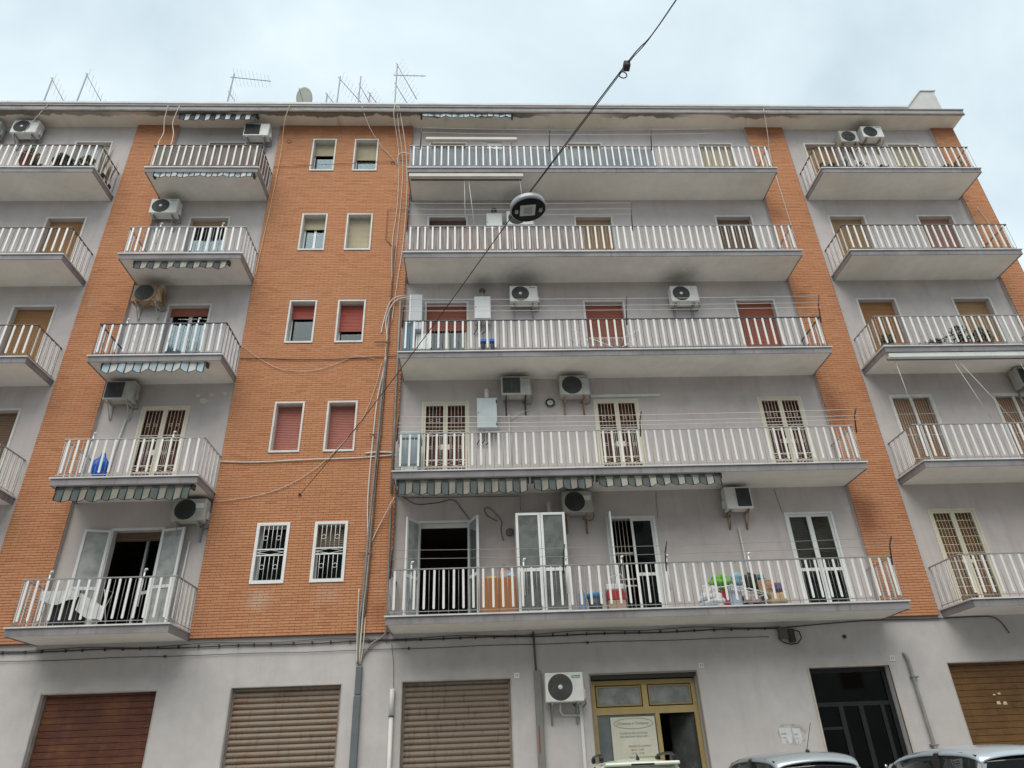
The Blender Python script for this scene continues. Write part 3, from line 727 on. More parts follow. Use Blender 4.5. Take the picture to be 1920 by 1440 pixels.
def ac(x, z, label, mat=ACW, style='round', w=.78, h=.54, dep=.29, yb=YW, mirror=False, hub=True, badge=None, brk=GALV, fan=FANG):
    yB = yb-.10; yF = yB-dep
    t = thing('air_conditioner', (x+w/2, yb, z), label, 'air conditioner', 'outdoor air conditioning units on the facade')
    b = MB(); b.bbox(x, x+w, yF, yB, z, z+h, .018); b.build('casing', [mat], t)
    fx = (x+w-h*.5-.03) if mirror else (x+h*.5+.03); cz = z+h*.5
    b = MB()
    if style == 'round':
        rr = h*.44
        b.lathe((fx, yF, cz), [(0,-.004),(rr,-.004),(rr+.012,-.002),(rr+.012,.004)], 32, 'y'); b.build('fan_recess', [FAND], t)
        g = MB()
        for q in range(1, 8): ring_n(g, fx, cz, yF-.010, rr*q/7.2, .0035, 28)
        for q in range(14):
            a = 2*math.pi*q/14+.1; g.tube([(fx+.05*math.cos(a), yF-.009, cz+.05*math.sin(a)), (fx+rr*math.cos(a), yF-.009, cz+rr*math.sin(a))], .003, 3)
        g.build('fan_grille', [fan], t)
        if hub: MB().lathe((fx, yF-.006, cz), [(0,-.012),(.035,-.012),(.045,-.008),(.045,.0)], 16, 'y').build('fan_hub', [ACW], t)
    else:
        u0, u1 = (x+w*.42, x+w*.93) if mirror else (x+.04, x+w*.64)
        b.box(u0, u1, yF-.004, yF+.002, z+.05, z+h-.04); b.build('fan_recess', [FAND], t)
        g = MB(); n = 14
        for q in range(n): zz_ = z+.06+(h-.12)*q/(n-1); g.box(u0, u1, yF-.012, yF-.006, zz_, zz_+.006)
        for q in range(5): xx = u0+(u1-u0)*q/4; g.box(xx-.004, xx+.004, yF-.015, yF-.012, z+.05, z+h-.04)
        g.build('fan_grille', [fan], t)
    sx = x if mirror else x+w
    s = -1 if mirror else 1
    b = MB(); b.bbox(min(sx, sx+s*.045), max(sx, sx+s*.045), yF+.12, yF+.24, z+.06, z+.24, .01); b.build('valve_cover', [mat], t)
    for xx in (x+w*.16, x+w*.82):
        b = MB(); b.box(xx-.018, xx+.018, yF+.02, yb, z-.042, z-.004); b.box(xx-.018, xx+.018, yb-.03, yb-.001, z-.40, z-.042)
        b.prism([(xx-.008, yF+.05, z-.043), (xx-.008, yF+.09, z-.043), (xx-.008, yb-.03, z-.36), (xx-.008, yb-.03, z-.40)], (.016,0,0)); b.build('bracket', [brk], t)
    if badge == 'Hisense':
        bb = MB(); bb.box(x+w*.70, x+w*.92, yF-.004, yF-.001, z+h*.80, z+h*.89); bd = bb.build('badge', [TEAL], t)
        text_mesh('badge_text', 'Hisense', .05, WHITEP, (x+w*.81, yF-.0055, z+h*.845), bd)
    elif badge == 'bar':
        bb = MB(); bb.box(x+w*.70, x+w*.92, yF-.003, yF-.0, z+h*.86, z+h*.90); bb.build('badge', [LOGO], t)
    elif badge == 'sticker':
        bb = MB(); bb.box(x+w*.70, x+w*.95, yF-.003, yF-.0, z+h*.56, z+h*.78); bb.build('energy_sticker', [WHITEP], t)
    b = MB(); c0 = (sx+s*.02, yF+.18, z+.06)
    b.tube([c0, (sx+s*.05, yF+.2, z-.03), (sx+s*.02, yb-.03, z-.08), (sx-s*.12, yb-.018, z-.10), (sx-s*.2, yb-.016, z-.03)], .014, 6); b.build('hose', [paint('hose_grey', (.22,.21,.2), .7)], t)
    return t
def ring_n(b, cx, cz, y, r, t, n): b.tube([(cx+r*math.cos(2*math.pi*i/n), y, cz+r*math.sin(2*math.pi*i/n)) for i in range(n+1)], t, 3, cap=False)
ac(-14.30, 19.22, 'white round-fan air conditioner under the cornice over the cut-off bay of potted plants', badge='bar')
ac(-15.45, 19.2, 'dull grey air conditioner at the cut edge under the cornice, beside a cleaner white one', mat=ACG, hub=False)
ac(-7.22, 19.12, 'air conditioner with dark square grille under the striped cornice awning', style='sq', fan=FAND)
ac(-9.42, 15.92, 'clean white round-fan air conditioner beside the fourth-floor single door of the narrow bay', badge='bar')
ac(-9.22, 12.80, 'badly rusted brown air conditioner beside the third-floor single door of the narrow bay', mat=ACR, hub=False, brk=ACG)
ac(-9.24, 9.82, 'grimy olive air conditioner with dark square grille over the blue-bag balcony', mat=ACG, style='sq', fan=FAND, w=.72, h=.52, brk=ACG)
ac(-6.98, 6.68, 'grimy air conditioner with pale sticker above the open first-floor double shutters', mat=ACG, hub=False, badge='sticker', w=.74, h=.52, fan=FAND)
ac(.92, 15.42, 'air conditioner half hidden behind the hanging street lamp', mat=ACW)
ac(.92, 12.68, 'white round-fan air conditioner beside the flue box on the third floor', badge='bar', w=.77, h=.52)
ac(5.40, 12.64, 'white round-fan air conditioner alone between two red shutters on the third floor', w=.77, h=.52)
ac(.60, 9.78, 'grey air conditioner with square grille beside the flue box and wall clock', mat=ACG, style='sq', w=.75, h=.54, badge='bar', brk=DARKM)
ac(2.10, 9.76, 'weathered white air conditioner over the middle grilled door, pipe duct at its right', mat=ACG, hub=False, w=.75, h=.56, badge='bar', brk=ACR, fan=FAND)
ac(1.94, 6.66, 'dirty air conditioner with pale sticker above the white glazed balcony cupboard', mat=ACG, hub=False, badge='sticker', w=.70, h=.52, fan=FAND, brk=ACR)
ac(5.82, 6.66, 'white air conditioner with grille on its right side, over the balcony clutter', mat=ACW, style='sq', mirror=True, w=.63, h=.54, brk=ACR, fan=FAND)
ac(11.92, 18.92, 'cream air conditioner with rust, left one of a pair under the end of the cornice', mat=ACG, hub=False, w=.60, h=.5, brk=ACR, fan=FAND)
ac(12.72, 19.14, 'white air conditioner, higher one of a pair under the end of the cornice', w=.70, h=.5, hub=False, badge='bar', brk=ACR, fan=FAND)
ac(14.30, 9.84, 'grimy air conditioner above the barred second-floor doors of the end bay', mat=ACG, style='sq', fan=FAND)
ac(1.30, 2.66, 'clean white air conditioner with teal badge beside the gold shop front', badge='Hisense', yb=GY, w=.79, h=.555)

# drain and duct pieces
def pipe(name, pts, r, mt, label, cat='pipe', group=None, n=7): return tag(MB().tube(pts, r, n).build(name, [mt]), label, cat, group)
pipe('drain_hose', [(5.98,.06,12.3),(5.98,.06,11.4),(5.98,.06,10.65)], .018, PIPEW, 'thin white drain pipe below the lone third-floor air conditioner')
pipe('drain_hose', [(6.12,.05,6.3),(6.13,.06,5.4),(6.16,.06,4.4)], .024, PIPEW, 'white drain pipe running down below the mirrored first-floor air conditioner')
pipe('drain_hose', [(.78,.06,9.4),(.78,.06,8.4),(.78,.06,7.5)], .02, PIPEW, 'white drain pipe below the grey air conditioner near the wall clock')
pipe('drain_hose', [(-8.72,.06,9.45),(-8.80,.06,8.6),(-8.84,.06,7.5)], .025, PIPEW, 'white drain pipe beside the grilled door of the narrow bay')
pipe('drain_hose', [(-6.60,.06,6.3),(-6.62,.06,5.4),(-6.62,.06,4.4)], .022, PIPEW, 'white drain pipe right of the open first-floor shutters')
pipe('drain_hose', [(1.60,GY-.2,2.65),(1.60,GY-.15,2.50),(1.66,GY-.03,2.44),(2.02,GY-.03,2.42)], .022, PIPEW, 'bent white drain pipe under the teal-badged air conditioner')
b = MB(); b.box(2.01, 2.07, GY-.045, GY-.001, .14, 2.62); tag(b.build('cable_trunking', [PIPEW]), 'upright white trunking between the teal-badged air conditioner and the shop front', 'trunking')
b = MB(); b.bbox(2.90, 4.75, YW-.06, YW-.001, 9.86, 9.93, .008); tag(b.build('cable_trunking', [PIPEW]), 'level white trunking right of the weathered second-floor air conditioner', 'trunking')

# ------------------------------------------------------------------ boiler boxes, clock, vents
BOXW = paint('boiler_white', (.70,.72,.70), .4, .04, 3, streak=.06)
BOXB = paint('boiler_bluish', (.52,.58,.59), .4, .05, 3)
def boiler(x0, x1, z0, z1, label, mt, flue=.25, fmt=GALV, cap=True, hinge=False):
    t = thing('boiler_box', ((x0+x1)/2, YW, z0), label, 'boiler')
    yf = YW-.30; b = MB(); b.bbox(x0, x1, yf+.018, YW-.001, z0, z1, .01); b.build('box', [mt], t)
    b = MB(); b.bbox(x0+.012, x1-.012, yf, yf+.016, z0+.015, z1-.015, .005); dd = b.build('door', [mt], t)
    b = MB(); b.lathe((x0+.04, yf-.012, (z0+z1)/2), [(.0,0),(.012,.0),(.012,.014)], 8, 'y'); b.build('latch', [DARKM], dd)
    if hinge:
        for zz_ in (z0+.12, z1-.12): b = MB(); b.box(x1-.03, x1+.004, yf-.006, yf+.0, zz_-.05, zz_+.05); b.build('hinge', [DARKM], dd)
    if flue:
        cx = (x0+x1)/2; b = MB(); b.tube([(cx, YW-.17, z1-.01), (cx, YW-.17, z1+flue)], .055, 12); f = b.build('flue', [fmt], t)
        if cap: b = MB(); b.lathe((cx, YW-.17, z1+flue), [(.06,-.03),(.085,-.02),(.085,.05),(.04,.075)], 12); b.build('flue_cap', [DARKM if fmt is not GALV else paint('flue_brown', (.12,.085,.06), .6)], f)
    b = MB()
    for i, xx in enumerate((x0+.08, x0+.18, x0+.3)): b.tube([(xx, YW-.12, z0+.01), (xx, YW-.12, z0-.2-.05*i), (xx-.1, YW-.04, z0-.34)], .014, 6)
    b.build('pipes', [DARKM], t); return t
boiler(-.06, .39, 12.18, 12.93, 'white boiler box with brown flue cap on the third-floor balcony wall', BOXW)
boiler(-.03, .48, 8.90, 9.76, 'pale blue boiler box with black hinges on the second-floor balcony wall', BOXB, .30, ALU, False, True)
boiler(.33, .80, 15.24, 15.96, 'stained white boiler box behind the reed screen of the fourth-floor balcony', BOXW, .2)
boiler(.40, .88, 18.25, 18.96, 'white boiler box with black flue cap just above the top-floor screen', BOXW, .16, DARKM)
t = thing('wall_clock', (1.86, YW, 9.72), 'round black-rimmed white wall clock between two second-floor air conditioners', 'clock')
MB().lathe((1.86, YW-.025, 9.72), [(.0,-.004),(.085,-.004),(.085,.0),(.085,.024)], 24, 'y').build('face', [WHITEP], t)
b = MB(); ring_n(b, 1.86, 9.72, YW-.03, .105, .022, 24); b.build('rim', [DARKM], t)
b = MB(); b.box(1.856, 1.864, YW-.034, YW-.031, 9.72, 9.78); b.box(1.86, 1.905, YW-.034, YW-.031, 9.717, 9.723); b.build('hands', [DARKM], t)
tag(MB().lathe((.70, YW-.03, 6.34), [(.0,-.02),(.07,-.02),(.095,.0),(.095,.03)], 18, 'y').build('wall_vent', [paint('vent_grey', (.2,.18,.17), .7)]), 'round grey wall vent left of the glazed balcony cupboard', 'vent')
tag(MB().lathe((-5.86, -.012, 19.16), [(.0,.01),(.06,.01),(.075,-.01),(.06,.012)], 16, 'y').build('vent_hole', [FAND]), 'dark round vent hole high in the brick strip left of the top windows', 'vent')
tag(MB().lathe((-2.55, -.012, 18.2), [(.0,.01),(.045,.01),(.06,-.01),(.045,.012)], 16, 'y').build('vent_hole', [paint('rusty_hole', (.12,.05,.03), .8)]), 'small rusty vent hole right of the top brick-strip windows', 'vent')
t = MB().tube([(1.64, YW-.16, 6.55),(1.64, YW-.16, 7.0)], .06, 12).build('flue_pipe', [PIPEW]); tag(t, 'short white flue pipe beside the dirty first-floor air conditioner', 'pipe')

# ------------------------------------------------------------------ awnings
def awning(x0, x1, zt, y, label, ca, cb, drop=.22, sw=.16, roll=True, border=True, scal=.05, arms=True):
    t = thing('awning', ((x0+x1)/2, y, zt), label, 'awning', 'rolled awnings under the balconies and cornice')
    A = paint('awning_%.2f%.2f%.2f' % ca, ca, .85, .12, 3, streak=.12); B_ = paint('awning_%.2f%.2f%.2f' % cb, cb, .85, .12, 3, streak=.12)
    K = paint('awning_binding', (.035,.04,.04), .8)
    n = max(2, int(round((x1-x0)/sw))); sp = (x1-x0)/n
    if roll:
        b = MB(); m_ = 8; r = .055
        for i in range(n):
            for j in range(m_):
                a0, a1 = 2*math.pi*j/m_, 2*math.pi*(j+1)/m_
                P = lambda x, a: (x, y+.01+r*math.cos(a), zt-.06+r*math.sin(a))
                b.quad(P(x0+sp*i, a0), P(x0+sp*(i+1), a0), P(x0+sp*(i+1), a1), P(x0+sp*i, a1), i % 2)
        b.build('rolled_fabric', [A, B_], t)
    top = zt-.10 if roll else zt-.01
    b = MB(); q = 5; wv = lambda x: y-.055+.012*math.sin(x*9)+.008*math.sin(x*23)
    sag = lambda x: .012*math.sin(x*3.1)+.008*math.sin(x*7.7)
    bot = lambda x: top-drop-scal*abs(math.sin((x-x0)/sp*math.pi*.5))+sag(x)
    for i in range(n):
        for j in range(q):
            u, v = x0+sp*(i+j/q), x0+sp*(i+(j+1)/q)
            b.quad((u, wv(u)-.02, bot(u)), (v, wv(v)-.02, bot(v)), (v, wv(v), top), (u, wv(u), top), i % 2)
    b.build('valance', [A, B_], t, fix=False)
    if border:
        b = MB(); pts = [(x0+(x1-x0)*i/(n*q), wv(x0+(x1-x0)*i/(n*q))-.022, bot(x0+(x1-x0)*i/(n*q))) for i in range(n*q+1)]
        b.tube(pts, .008, 4)
        for i in range(n+1):
            x = x0+sp*i; b.tube([(x, wv(x)-.004, top), (x, wv(x)-.024, bot(x))], .013, 4)
        b.build('binding', [K], t)
    if arms:
        for x in (x0-.03, x1+.03): b = MB(); b.bbox(x-.025, x+.025, y-.03, y+.10, zt-.12, zt+.0, .008); b.build('end_bracket', [DARKM], t)
    return t
DG, CRW, LB, WH2, BEI, TGR = (.085,.09,.09), (.36,.345,.31), (.40,.49,.53), (.55,.56,.54), (.25,.235,.20), (.10,.118,.113)
awning(-9.18, -6.85, 19.90, -.42, 'black and white striped awning rolled under the cornice of the narrow bay', (.06,.065,.07), (.55,.58,.58), .19, .155)
awning(-1.64, 1.20, 19.88, -.46, 'pale blue scalloped awning edge under the cornice of the long bay', (.50,.62,.68), (.58,.68,.72), .12, .19, roll=False, border=True)
awning(-9.10, -6.36, FZ(5)-.17, -.98, 'light blue and white awning edge under the brown-screened top balcony', LB, WH2, .13, .165, roll=False, border=True)
awning(-8.96, -6.58, FZ(4)-.17, -.95, 'charcoal and cream awning roll under the fourth-floor balcony of the narrow bay', DG, CRW, .15, .17)
awning(-9.02, -6.60, FZ(3)-.17, -.95, 'light blue and white wavy awning under the third-floor balcony of the narrow bay', LB, WH2, .20, .19, roll=False, scal=.09, border=True)
awning(-9.23, -6.36, FZ(2)-.17, -.95, 'dark green and beige awning roll under the blue-bag balcony', TGR, BEI, .22, .168)
awning(-1.80, 1.08, FZ(2)-.17, -.95, 'teal and beige awning roll at the brick-strip end of the second-floor long balcony', TGR, BEI, .25, .16)
awning(1.24, 2.56, FZ(2)-.17, -.95, 'short teal and beige awning roll between two longer ones under the second-floor balcony', TGR, BEI, .19, .16)
awning(2.72, 5.52, FZ(2)-.17, -.95, 'teal and cream awning roll ending near the clutter balcony air conditioner', TGR, CRW, .15, .165)
CRB = paint('awning_box_cream', (.60,.56,.50), .5, .05, 2)
def plain_awning(x0, x1, zt, y, label, mt, cords):
    t = thing('awning', ((x0+x1)/2, y, zt), label, 'awning', 'rolled awnings under the balconies and cornice')
    b = MB(); b.bbox(x0, x1, y-.07, y+.05, zt-.15, zt-.01, .015); b.build('front_bar', [mt], t)
    b = MB(); b.tube([(x0+.05, y+.09, zt-.10),(x1-.05, y+.09, zt-.10)], .05, 8); b.build('rolled_fabric', [paint('fabric_dark', (.12,.115,.11), .9)], t)
    for (x, x2, L) in cords: b = MB(); b.tube([(x, y+.06, zt-.15),(x+(x2-x)*.5, y+.08, zt-.15-L*.5),(x2, y+.12, zt-.15-L)], .009, 4); b.build('cord', [PIPEW], t)
plain_awning(-1.90, 1.42, FZ(5)-.175, -.98, 'plain cream awning bar with hanging cords under the top long balcony', CRB, [(-.30,-.28,1.5), (-.18,-.02,1.75), (1.32,1.36,.75)])
plain_awning(10.45, 15.2, FZ(3)-.175, -.98, 'long white awning bar with loose cords under the plant-filled end balcony', paint('awning_bar_white', (.64,.65,.62), .5), [(10.65,10.7,1.3), (12.15,12.6,1.7), (12.28,13.3,2.1), (13.9,14.1,1.2)])
PN, PW = 'slim white awning post on the %s narrow balcony, nearer the windowless brick strip', 'slim white awning post on the %s narrow balcony, nearer the windowed brick strip'
for (x, k, lb) in ((-8.85,1,PN%'first-floor'), (-6.95,1,PW%'first-floor'), (-8.76,2,PN%'second-floor'), (-6.98,2,PW%'second-floor'), (-8.72,3,PN%'third-floor'), (-6.98,3,PW%'third-floor'), (-8.55,4,PN%'fourth-floor'), (-6.9,4,PW%'fourth-floor'),
    (-1.45,1,'slim white awning post before the swung-out leaf of the dark open doorway'), (.92,1,'slim white awning post at the left side of the glazed cupboard'), (1.82,1,'slim white awning post at the right side of the glazed cupboard'), (3.02,1,'slim white awning post before the red and white box'), (4.0,1,'slim white awning post before the half-open glass door'), (5.8,1,'slim white awning post above the clutter pile')):
    F = FZ(k); y = -1.0
    t = thing('awning_post', (x, y, F), lb, 'post', 'white awning posts clipped to the railings')
    b = MB(); b.tube([(x, y, F+.35), (x, y, F+1.05)], .016, 7); b.build('rod', [WHITEP], t)
    b = MB(); b.tube([(x, y, F+1.05), (x+.01, y-.005, F+1.10), (x+.05, y-.01, F+1.10)], .022, 7); b.build('hook', [WHITEP], t)

# ------------------------------------------------------------------ screens fixed inside the railings
def screen(x0, x1, k, z0, z1, mt, label, y=-.985, amp=.008, sag=.0, side=None):
    F = FZ(k); b = MB(); n = max(6, int((x1-x0)/.07)); rng = random.Random(int(x0*100)+k)
    ph = [rng.random()*6 for _ in range(4)]
    Y = lambda x: y + amp*(math.sin(x*17+ph[0])+math.sin(x*31+ph[1]))
    Zt = lambda x: F+z1 - sag*abs(math.sin(x*2.3+ph[2])); Zb = lambda x: F+z0+.015*math.sin(x*5+ph[3])
    for i in range(n):
        u, v = x0+(x1-x0)*i/n, x0+(x1-x0)*(i+1)/n
        b.quad((u,Y(u),Zb(u)),(v,Y(v),Zb(v)),(v,Y(v),Zt(v)),(u,Y(u),Zt(u))); b.quad((u,Y(u)+.006,Zb(u)),(u,Y(u)+.006,Zt(u)),(v,Y(v)+.006,Zt(v)),(v,Y(v)+.006,Zb(v)))
    if side is not None:
        b.quad((side,y,F+z0),(side,y,F+z1),(side,.05,F+z1),(side,.05,F+z0))
    return tag(b.build('privacy_screen', [mt], fix=False), label, 'screen')
def reed(name, c1, c2):
    mt, nt, bs = nodes_of(name); pos = position(nt)
    s = noise(nt, scaled(nt, pos, (1, 1, .02)), 38, 4, .7); l = noise(nt, pos, 1.3, 4)
    colr = mixc(nt, mapr(nt, s, .35, .65), c1, c2); colr = mixc(nt, mapr(nt, l, .4, .7, 0, .5), colr, (c2[0]*.8, c2[1]*.62, c2[2]*.58))
    nt.links.new(colr, bs.inputs['Base Color']); bs.inputs['Roughness'].default_value = .9; return mt
screen(-9.32, -6.27, 5, .03, .91, paint('screen_brown', (.27,.235,.22), .9, .14, 2, streak=.25), 'brownish fabric screen behind the top railing of the narrow bay', side=-6.28)
screen(-1.87, 5.45, 5, .05, .90, paint('screen_grey_blue', (.30,.325,.35), .9, .14, 1.2, streak=.3), 'grey-blue fabric screen along the top long balcony', sag=.03)
screen(-1.87, 3.0, 4, .03, .93, reed('screen_reed', (.23,.18,.165), (.54,.49,.465)), 'weathered reed screen behind the fourth-floor long railing', sag=.0)
screen(-1.86, -1.60, 3, .05, .93, paint('screen_blue', (.16,.25,.33), .6, .1, 2), 'narrow blue panel at the brick end of the third-floor long balcony')

# ------------------------------------------------------------------ things standing on the balconies
def blob(b, c, r, rng, n=10, mi=0, squash=1.0):
    bm = bmesh.new(); bmesh.ops.create_icosphere(bm, subdivisions=3, radius=1.0)
    for v in bm.verts:
        k = 1+.25*math.sin(v.co.x*5+rng[0])*math.sin(v.co.y*4+rng[1])+.14*math.sin(v.co.z*7+rng[2])+.08*math.sin(v.co.x*13+v.co.z*11+rng[1])
        v.co = Vector((c[0]+v.co.x*r[0]*k, c[1]+v.co.y*r[1]*k, c[2]+v.co.z*r[2]*k))
    b.addbm(bm, mi, True); bm.free(); return b
def rs(): return (random.random()*6, random.random()*6, random.random()*6)
TERRA = paint('terracotta', (.26,.085,.055), .75, .15, 5); POTD = paint('pot_dark', (.09,.05,.045), .7, .15, 5); POTW = paint('pot_white', (.62,.62,.6), .6)
GRN = leaf_mat('leaf_green', (.075,.115,.04)); DGN = leaf_mat('leaf_dark', (.035,.055,.03)); DRY = leaf_mat('leaf_dry', (.30,.25,.17)); OLV = leaf_mat('leaf_olive', (.13,.13,.05))
def plant(x, y, k, label, hp, rp_, hf, rf, pot, lf, n=160, leafsz=.06, spiky=False, lift=0.0):
    z = FZ(k)+.003+lift; t = thing('potted_plant', (x, y, z), label, 'plant', 'pot plants on the balconies')
    MB().lathe((x, y, z), [(0,0),(rp_*.72,0),(rp_*.95,hp*.85),(rp_*1.06,hp*.86),(rp_*1.06,hp),(rp_*.9,hp),(rp_*.88,hp*.9),(0,hp*.9)], 14).build('pot', [pot], t)
    rng = random.Random(int(x*1000)+k); b = MB()
    for i in range(n):
        a = rng.random()*6.283; u = rng.random()**.5; h = rng.random()
        if spiky:
            tx = (math.cos(a)*rf*u, math.sin(a)*rf*u*.7, hf*(.55+.45*h))
            p0 = Vector((x+math.cos(a)*.03, y+math.sin(a)*.03, z+hp*.9)); p1 = Vector((x+tx[0], y+tx[1], z+hp+tx[2])); mdl = (p0+p1)/2 + Vector((0,0,.08*hf))
            wv_ = Vector((-math.sin(a), math.cos(a), 0))*leafsz*.2
            b.quad(p0-wv_, p0+wv_, mdl+wv_*1.2, mdl-wv_*1.2); b.poly([mdl-wv_*1.2, mdl+wv_*1.2, p1])
        else:
            ell = math.sin(math.pi*min(1, max(.05, h*.9+.1)))**.5
            c = Vector((x+math.cos(a)*rf*u*ell*(1+.3*math.sin(3*a+x)), y+math.sin(a)*rf*u*ell*.8, z+hp+hf*h))
            d1 = Vector((rng.uniform(-1,1), rng.uniform(-1,1), rng.uniform(-.6,1))).normalized(); d2 = d1.orthogonal().normalized()
            s = leafsz*rng.uniform(.6,1.3); b.quad(c-d1*s, c+d2*s*.45, c+d1*s, c-d2*s*.45)
    b.build('foliage', [lf], t, fix=False)
    b = MB()
    for i in range(5):
        a = rng.random()*6.283; b.tube([(x, y, z+hp*.85), (x+.3*rf*math.cos(a), y+.3*rf*math.sin(a), z+hp+hf*.4), (x+.7*rf*math.cos(a), y+.6*rf*math.sin(a), z+hp+hf*.8)], [.010,.007,.003], 4)
    b.build('stems', [paint('stem_brown', (.12,.09,.06), .8)], t); return t
plant(-13.15, -.55, 5, 'olive plant in a big terracotta pot raised high beside the white air conditioner', .26, .26, .36, .24, TERRA, OLV, 220, lift=.62)
plant(-12.15, -.6, 5, 'bushy dark plant in a dark red pot at mid rail of the cut-off top balcony', .24, .22, .30, .22, POTD, DGN, 200, lift=.45)
plant(-14.3, -.85, 5, 'small green plant standing low at the cut edge of the top balcony', .16, .14, .22, .18, POTW, GRN, 130)
plant(-13.9, -.85, 5, 'small green plant in a red pot next to the cut edge low plant', .17, .13, .2, .15, TERRA, GRN, 110)
plant(-12.6, -.85, 5, 'trailing green plant low between red pots on the cut-off top balcony', .15, .14, .22, .24, TERRA, GRN, 170)
plant(-11.75, -.85, 5, 'dense dark green plant low by the railing corner of the cut-off top balcony', .18, .16, .42, .28, POTD, DGN, 260)
plant(-11.25, -.8, 5, 'tangled leafy plant in the corner of the cut-off top balcony', .2, .16, .5, .22, TERRA, OLV, 220)
plant(-10.98, -.55, 5, 'tall dry bare-twigged plant rising above the corner railing', .24, .17, 1.35, .30, POTD, DRY, 42, .045, True)
plant(-10.98, -.15, 5, 'second dry twiggy plant against the wall end of the cut-off top balcony', .22, .15, 1.15, .26, POTD, DRY, 34, .045, True)
for i, (x, lb) in enumerate(((10.62,'dark red flowering plant at the pilaster corner of the top end balcony'), (10.95,'reddish plant second from the pilaster corner on the top end balcony'), (11.35,'bushy brownish plant third from the pilaster corner on the top end balcony'), (11.85,'tall leafy plant left of the pale pots on the top end balcony'), (12.45,'low spreading plant amid the top end balcony railing'), (13.2,'small low plant below the cream shutter of the top end balcony'), (13.75,'tiny dark plant right of the low plants on the top end balcony'), (14.55,'leafy plant near the outer corner of the top end balcony'), (14.95,'green plant in the outer corner of the top end balcony'))):
    plant(x, -.82+.05*(i % 2), 5, lb, .14+.02*(i % 3), .13, (.32,.36,.42,.40,.16,.12,.12,.26,.36)[i], (.17,.18,.22,.2,.22,.16,.12,.2,.2)[i], (POTD,TERRA)[i % 2], (leaf_mat('leaf_reddish', (.14,.05,.04)), DGN, OLV, DGN, DGN)[min(i, 4)] if i < 7 else OLV, 120)
plant(10.72, -.78, 3, 'rounded green bush in the pilaster corner of the third-floor end balcony', .16, .15, .40, .22, POTD, GRN, 260)
plant(11.9, -.85, 3, 'long low trough plant midway along the third-floor end balcony', .12, .16, .14, .34, POTD, DGN, 200)
plant(12.75, -.75, 3, 'big dark leafy plant in the middle of the third-floor end balcony', .2, .2, .58, .30, TERRA, DGN, 320, .075)
plant(13.35, -.75, 3, 'big dark leafy plant beside the tan shutter of the third-floor end balcony', .2, .2, .5, .28, TERRA, DGN, 280, .075)
plant(14.6, -.8, 3, 'low dark plant near the outer end of the third-floor end balcony', .14, .14, .2, .24, POTD, DGN, 140)
# first-floor long balcony
F1 = FZ(1)+.002
t = thing('glazed_cupboard', (1.35, -.5, F1), 'tall white aluminium cupboard with two glazed doors on the first-floor long balcony', 'cupboard')
for (u, v) in ((.80, 1.345), (1.355, 1.90)):
    d = leaf(t, (u, -.78), 0, v-u, F1, F1+2.19, ALU, glass_mat('cupboard_glass', (.42,.52,.50), .5, .3), 'door')
b = MB(); b.box(.80, .82, -.758, -.2, F1, F1+2.18); b.box(1.88, 1.90, -.758, -.2, F1, F1+2.18); b.box(.821, 1.879, -.758, -.2, F1+2.15, F1+2.18); b.box(.82, 1.88, -.23, -.2, F1, F1+2.15); b.build('carcass', [ALU], t)
for zz_ in (.55, 1.1): b = MB(); b.box(.825, 1.875, -.72, -.24, F1+zz_, F1+zz_+.02); b.build('shelf', [ALU], t)
ORW = paint('orange_wood', (.42,.165,.055), .5, .08, 2, streak=.15)
t = thing('wooden_cabinet', (.4, -.55, F1), 'low orange-brown wooden cabinet left of the white glazed cupboard', 'cabinet')
b = MB(); b.bbox(.02, .76, -.80, -.35, F1+.02, F1+.78, .008); b.build('carcass', [ORW], t)
for (u, v) in ((.04,.385), (.395,.74)): b = MB(); b.bbox(u, v, -.818, -.801, F1+.05, F1+.76, .005); b.build('door', [ORW], t)
tag(blob(MB(), (.65,-.62,F1+.83), (.12,.10,.07), rs()).build('plastic_bag', [paint('bag_light_blue', (.25,.50,.66), .4)]), 'light blue plastic bag on top of the orange-brown cabinet', 'bag')
tag(MB().tube([(.42,-.6,F1+.8),(.43,-.6,F1+1.02),(.52,-.6,F1+1.10),(.62,-.6,F1+1.0),(.63,-.6,F1+.8)], .012, 6).build('basket_handle', [paint('handle_grey', (.15,.15,.15), .6)]), 'arched grey basket handle standing on the orange-brown cabinet', 'handle')
tag(MB().bbox(.42, .66, -.66, -.5, F1+.782, F1+.95, .015).build('pink_box', [paint('box_pink', (.52,.33,.29), .7)]), 'faded pink box under the arched basket handle', 'box')
tag(MB().bbox(.14, .34, -.68, -.5, F1+.782, F1+.83, .01).build('folded_cloth', [paint('cloth_yellow', (.60,.50,.08), .9)]), 'small yellow cloth on the left of the orange-brown cabinet', 'cloth')
tag(MB().lathe((2.14,-.8,F1), [(0,0),(.075,0),(.08,.05),(.075,.36),(.03,.46),(.028,.52),(0,.52)], 14).build('water_bottle', [paint('bottle_blue', (.22,.27,.38), .25)]), 'large bluish water bottle right of the glazed cupboard', 'bottle')
t = thing('bin', (2.42, -.75, F1), 'dark bin with bright blue rim beside the water bottle', 'bin')
MB().lathe((2.42,-.75,F1), [(0,0),(.13,0),(.16,.28),(.0,.28)], 14).build('body', [paint('bin_dark', (.07,.09,.10), .5)], t); MB().lathe((2.42,-.75,F1+.281), [(.165,0),(.175,.06),(.16,.10),(.0,.11)], 14).build('lid', [paint('lid_blue', (.02,.26,.52), .4)], t)
t = thing('cool_box', (2.88, -.75, F1), 'red and white box with a pale lid, left of the half-open glass door', 'box')
MB().bbox(2.68, 3.06, -.9, -.6, F1, F1+.22, .02).build('base', [paint('carton', (.46,.33,.22), .8)], t); MB().bbox(2.67, 3.07, -.91, -.59, F1+.222, F1+.42, .02).build('body', [paint('box_red', (.45,.04,.05), .5)], t)
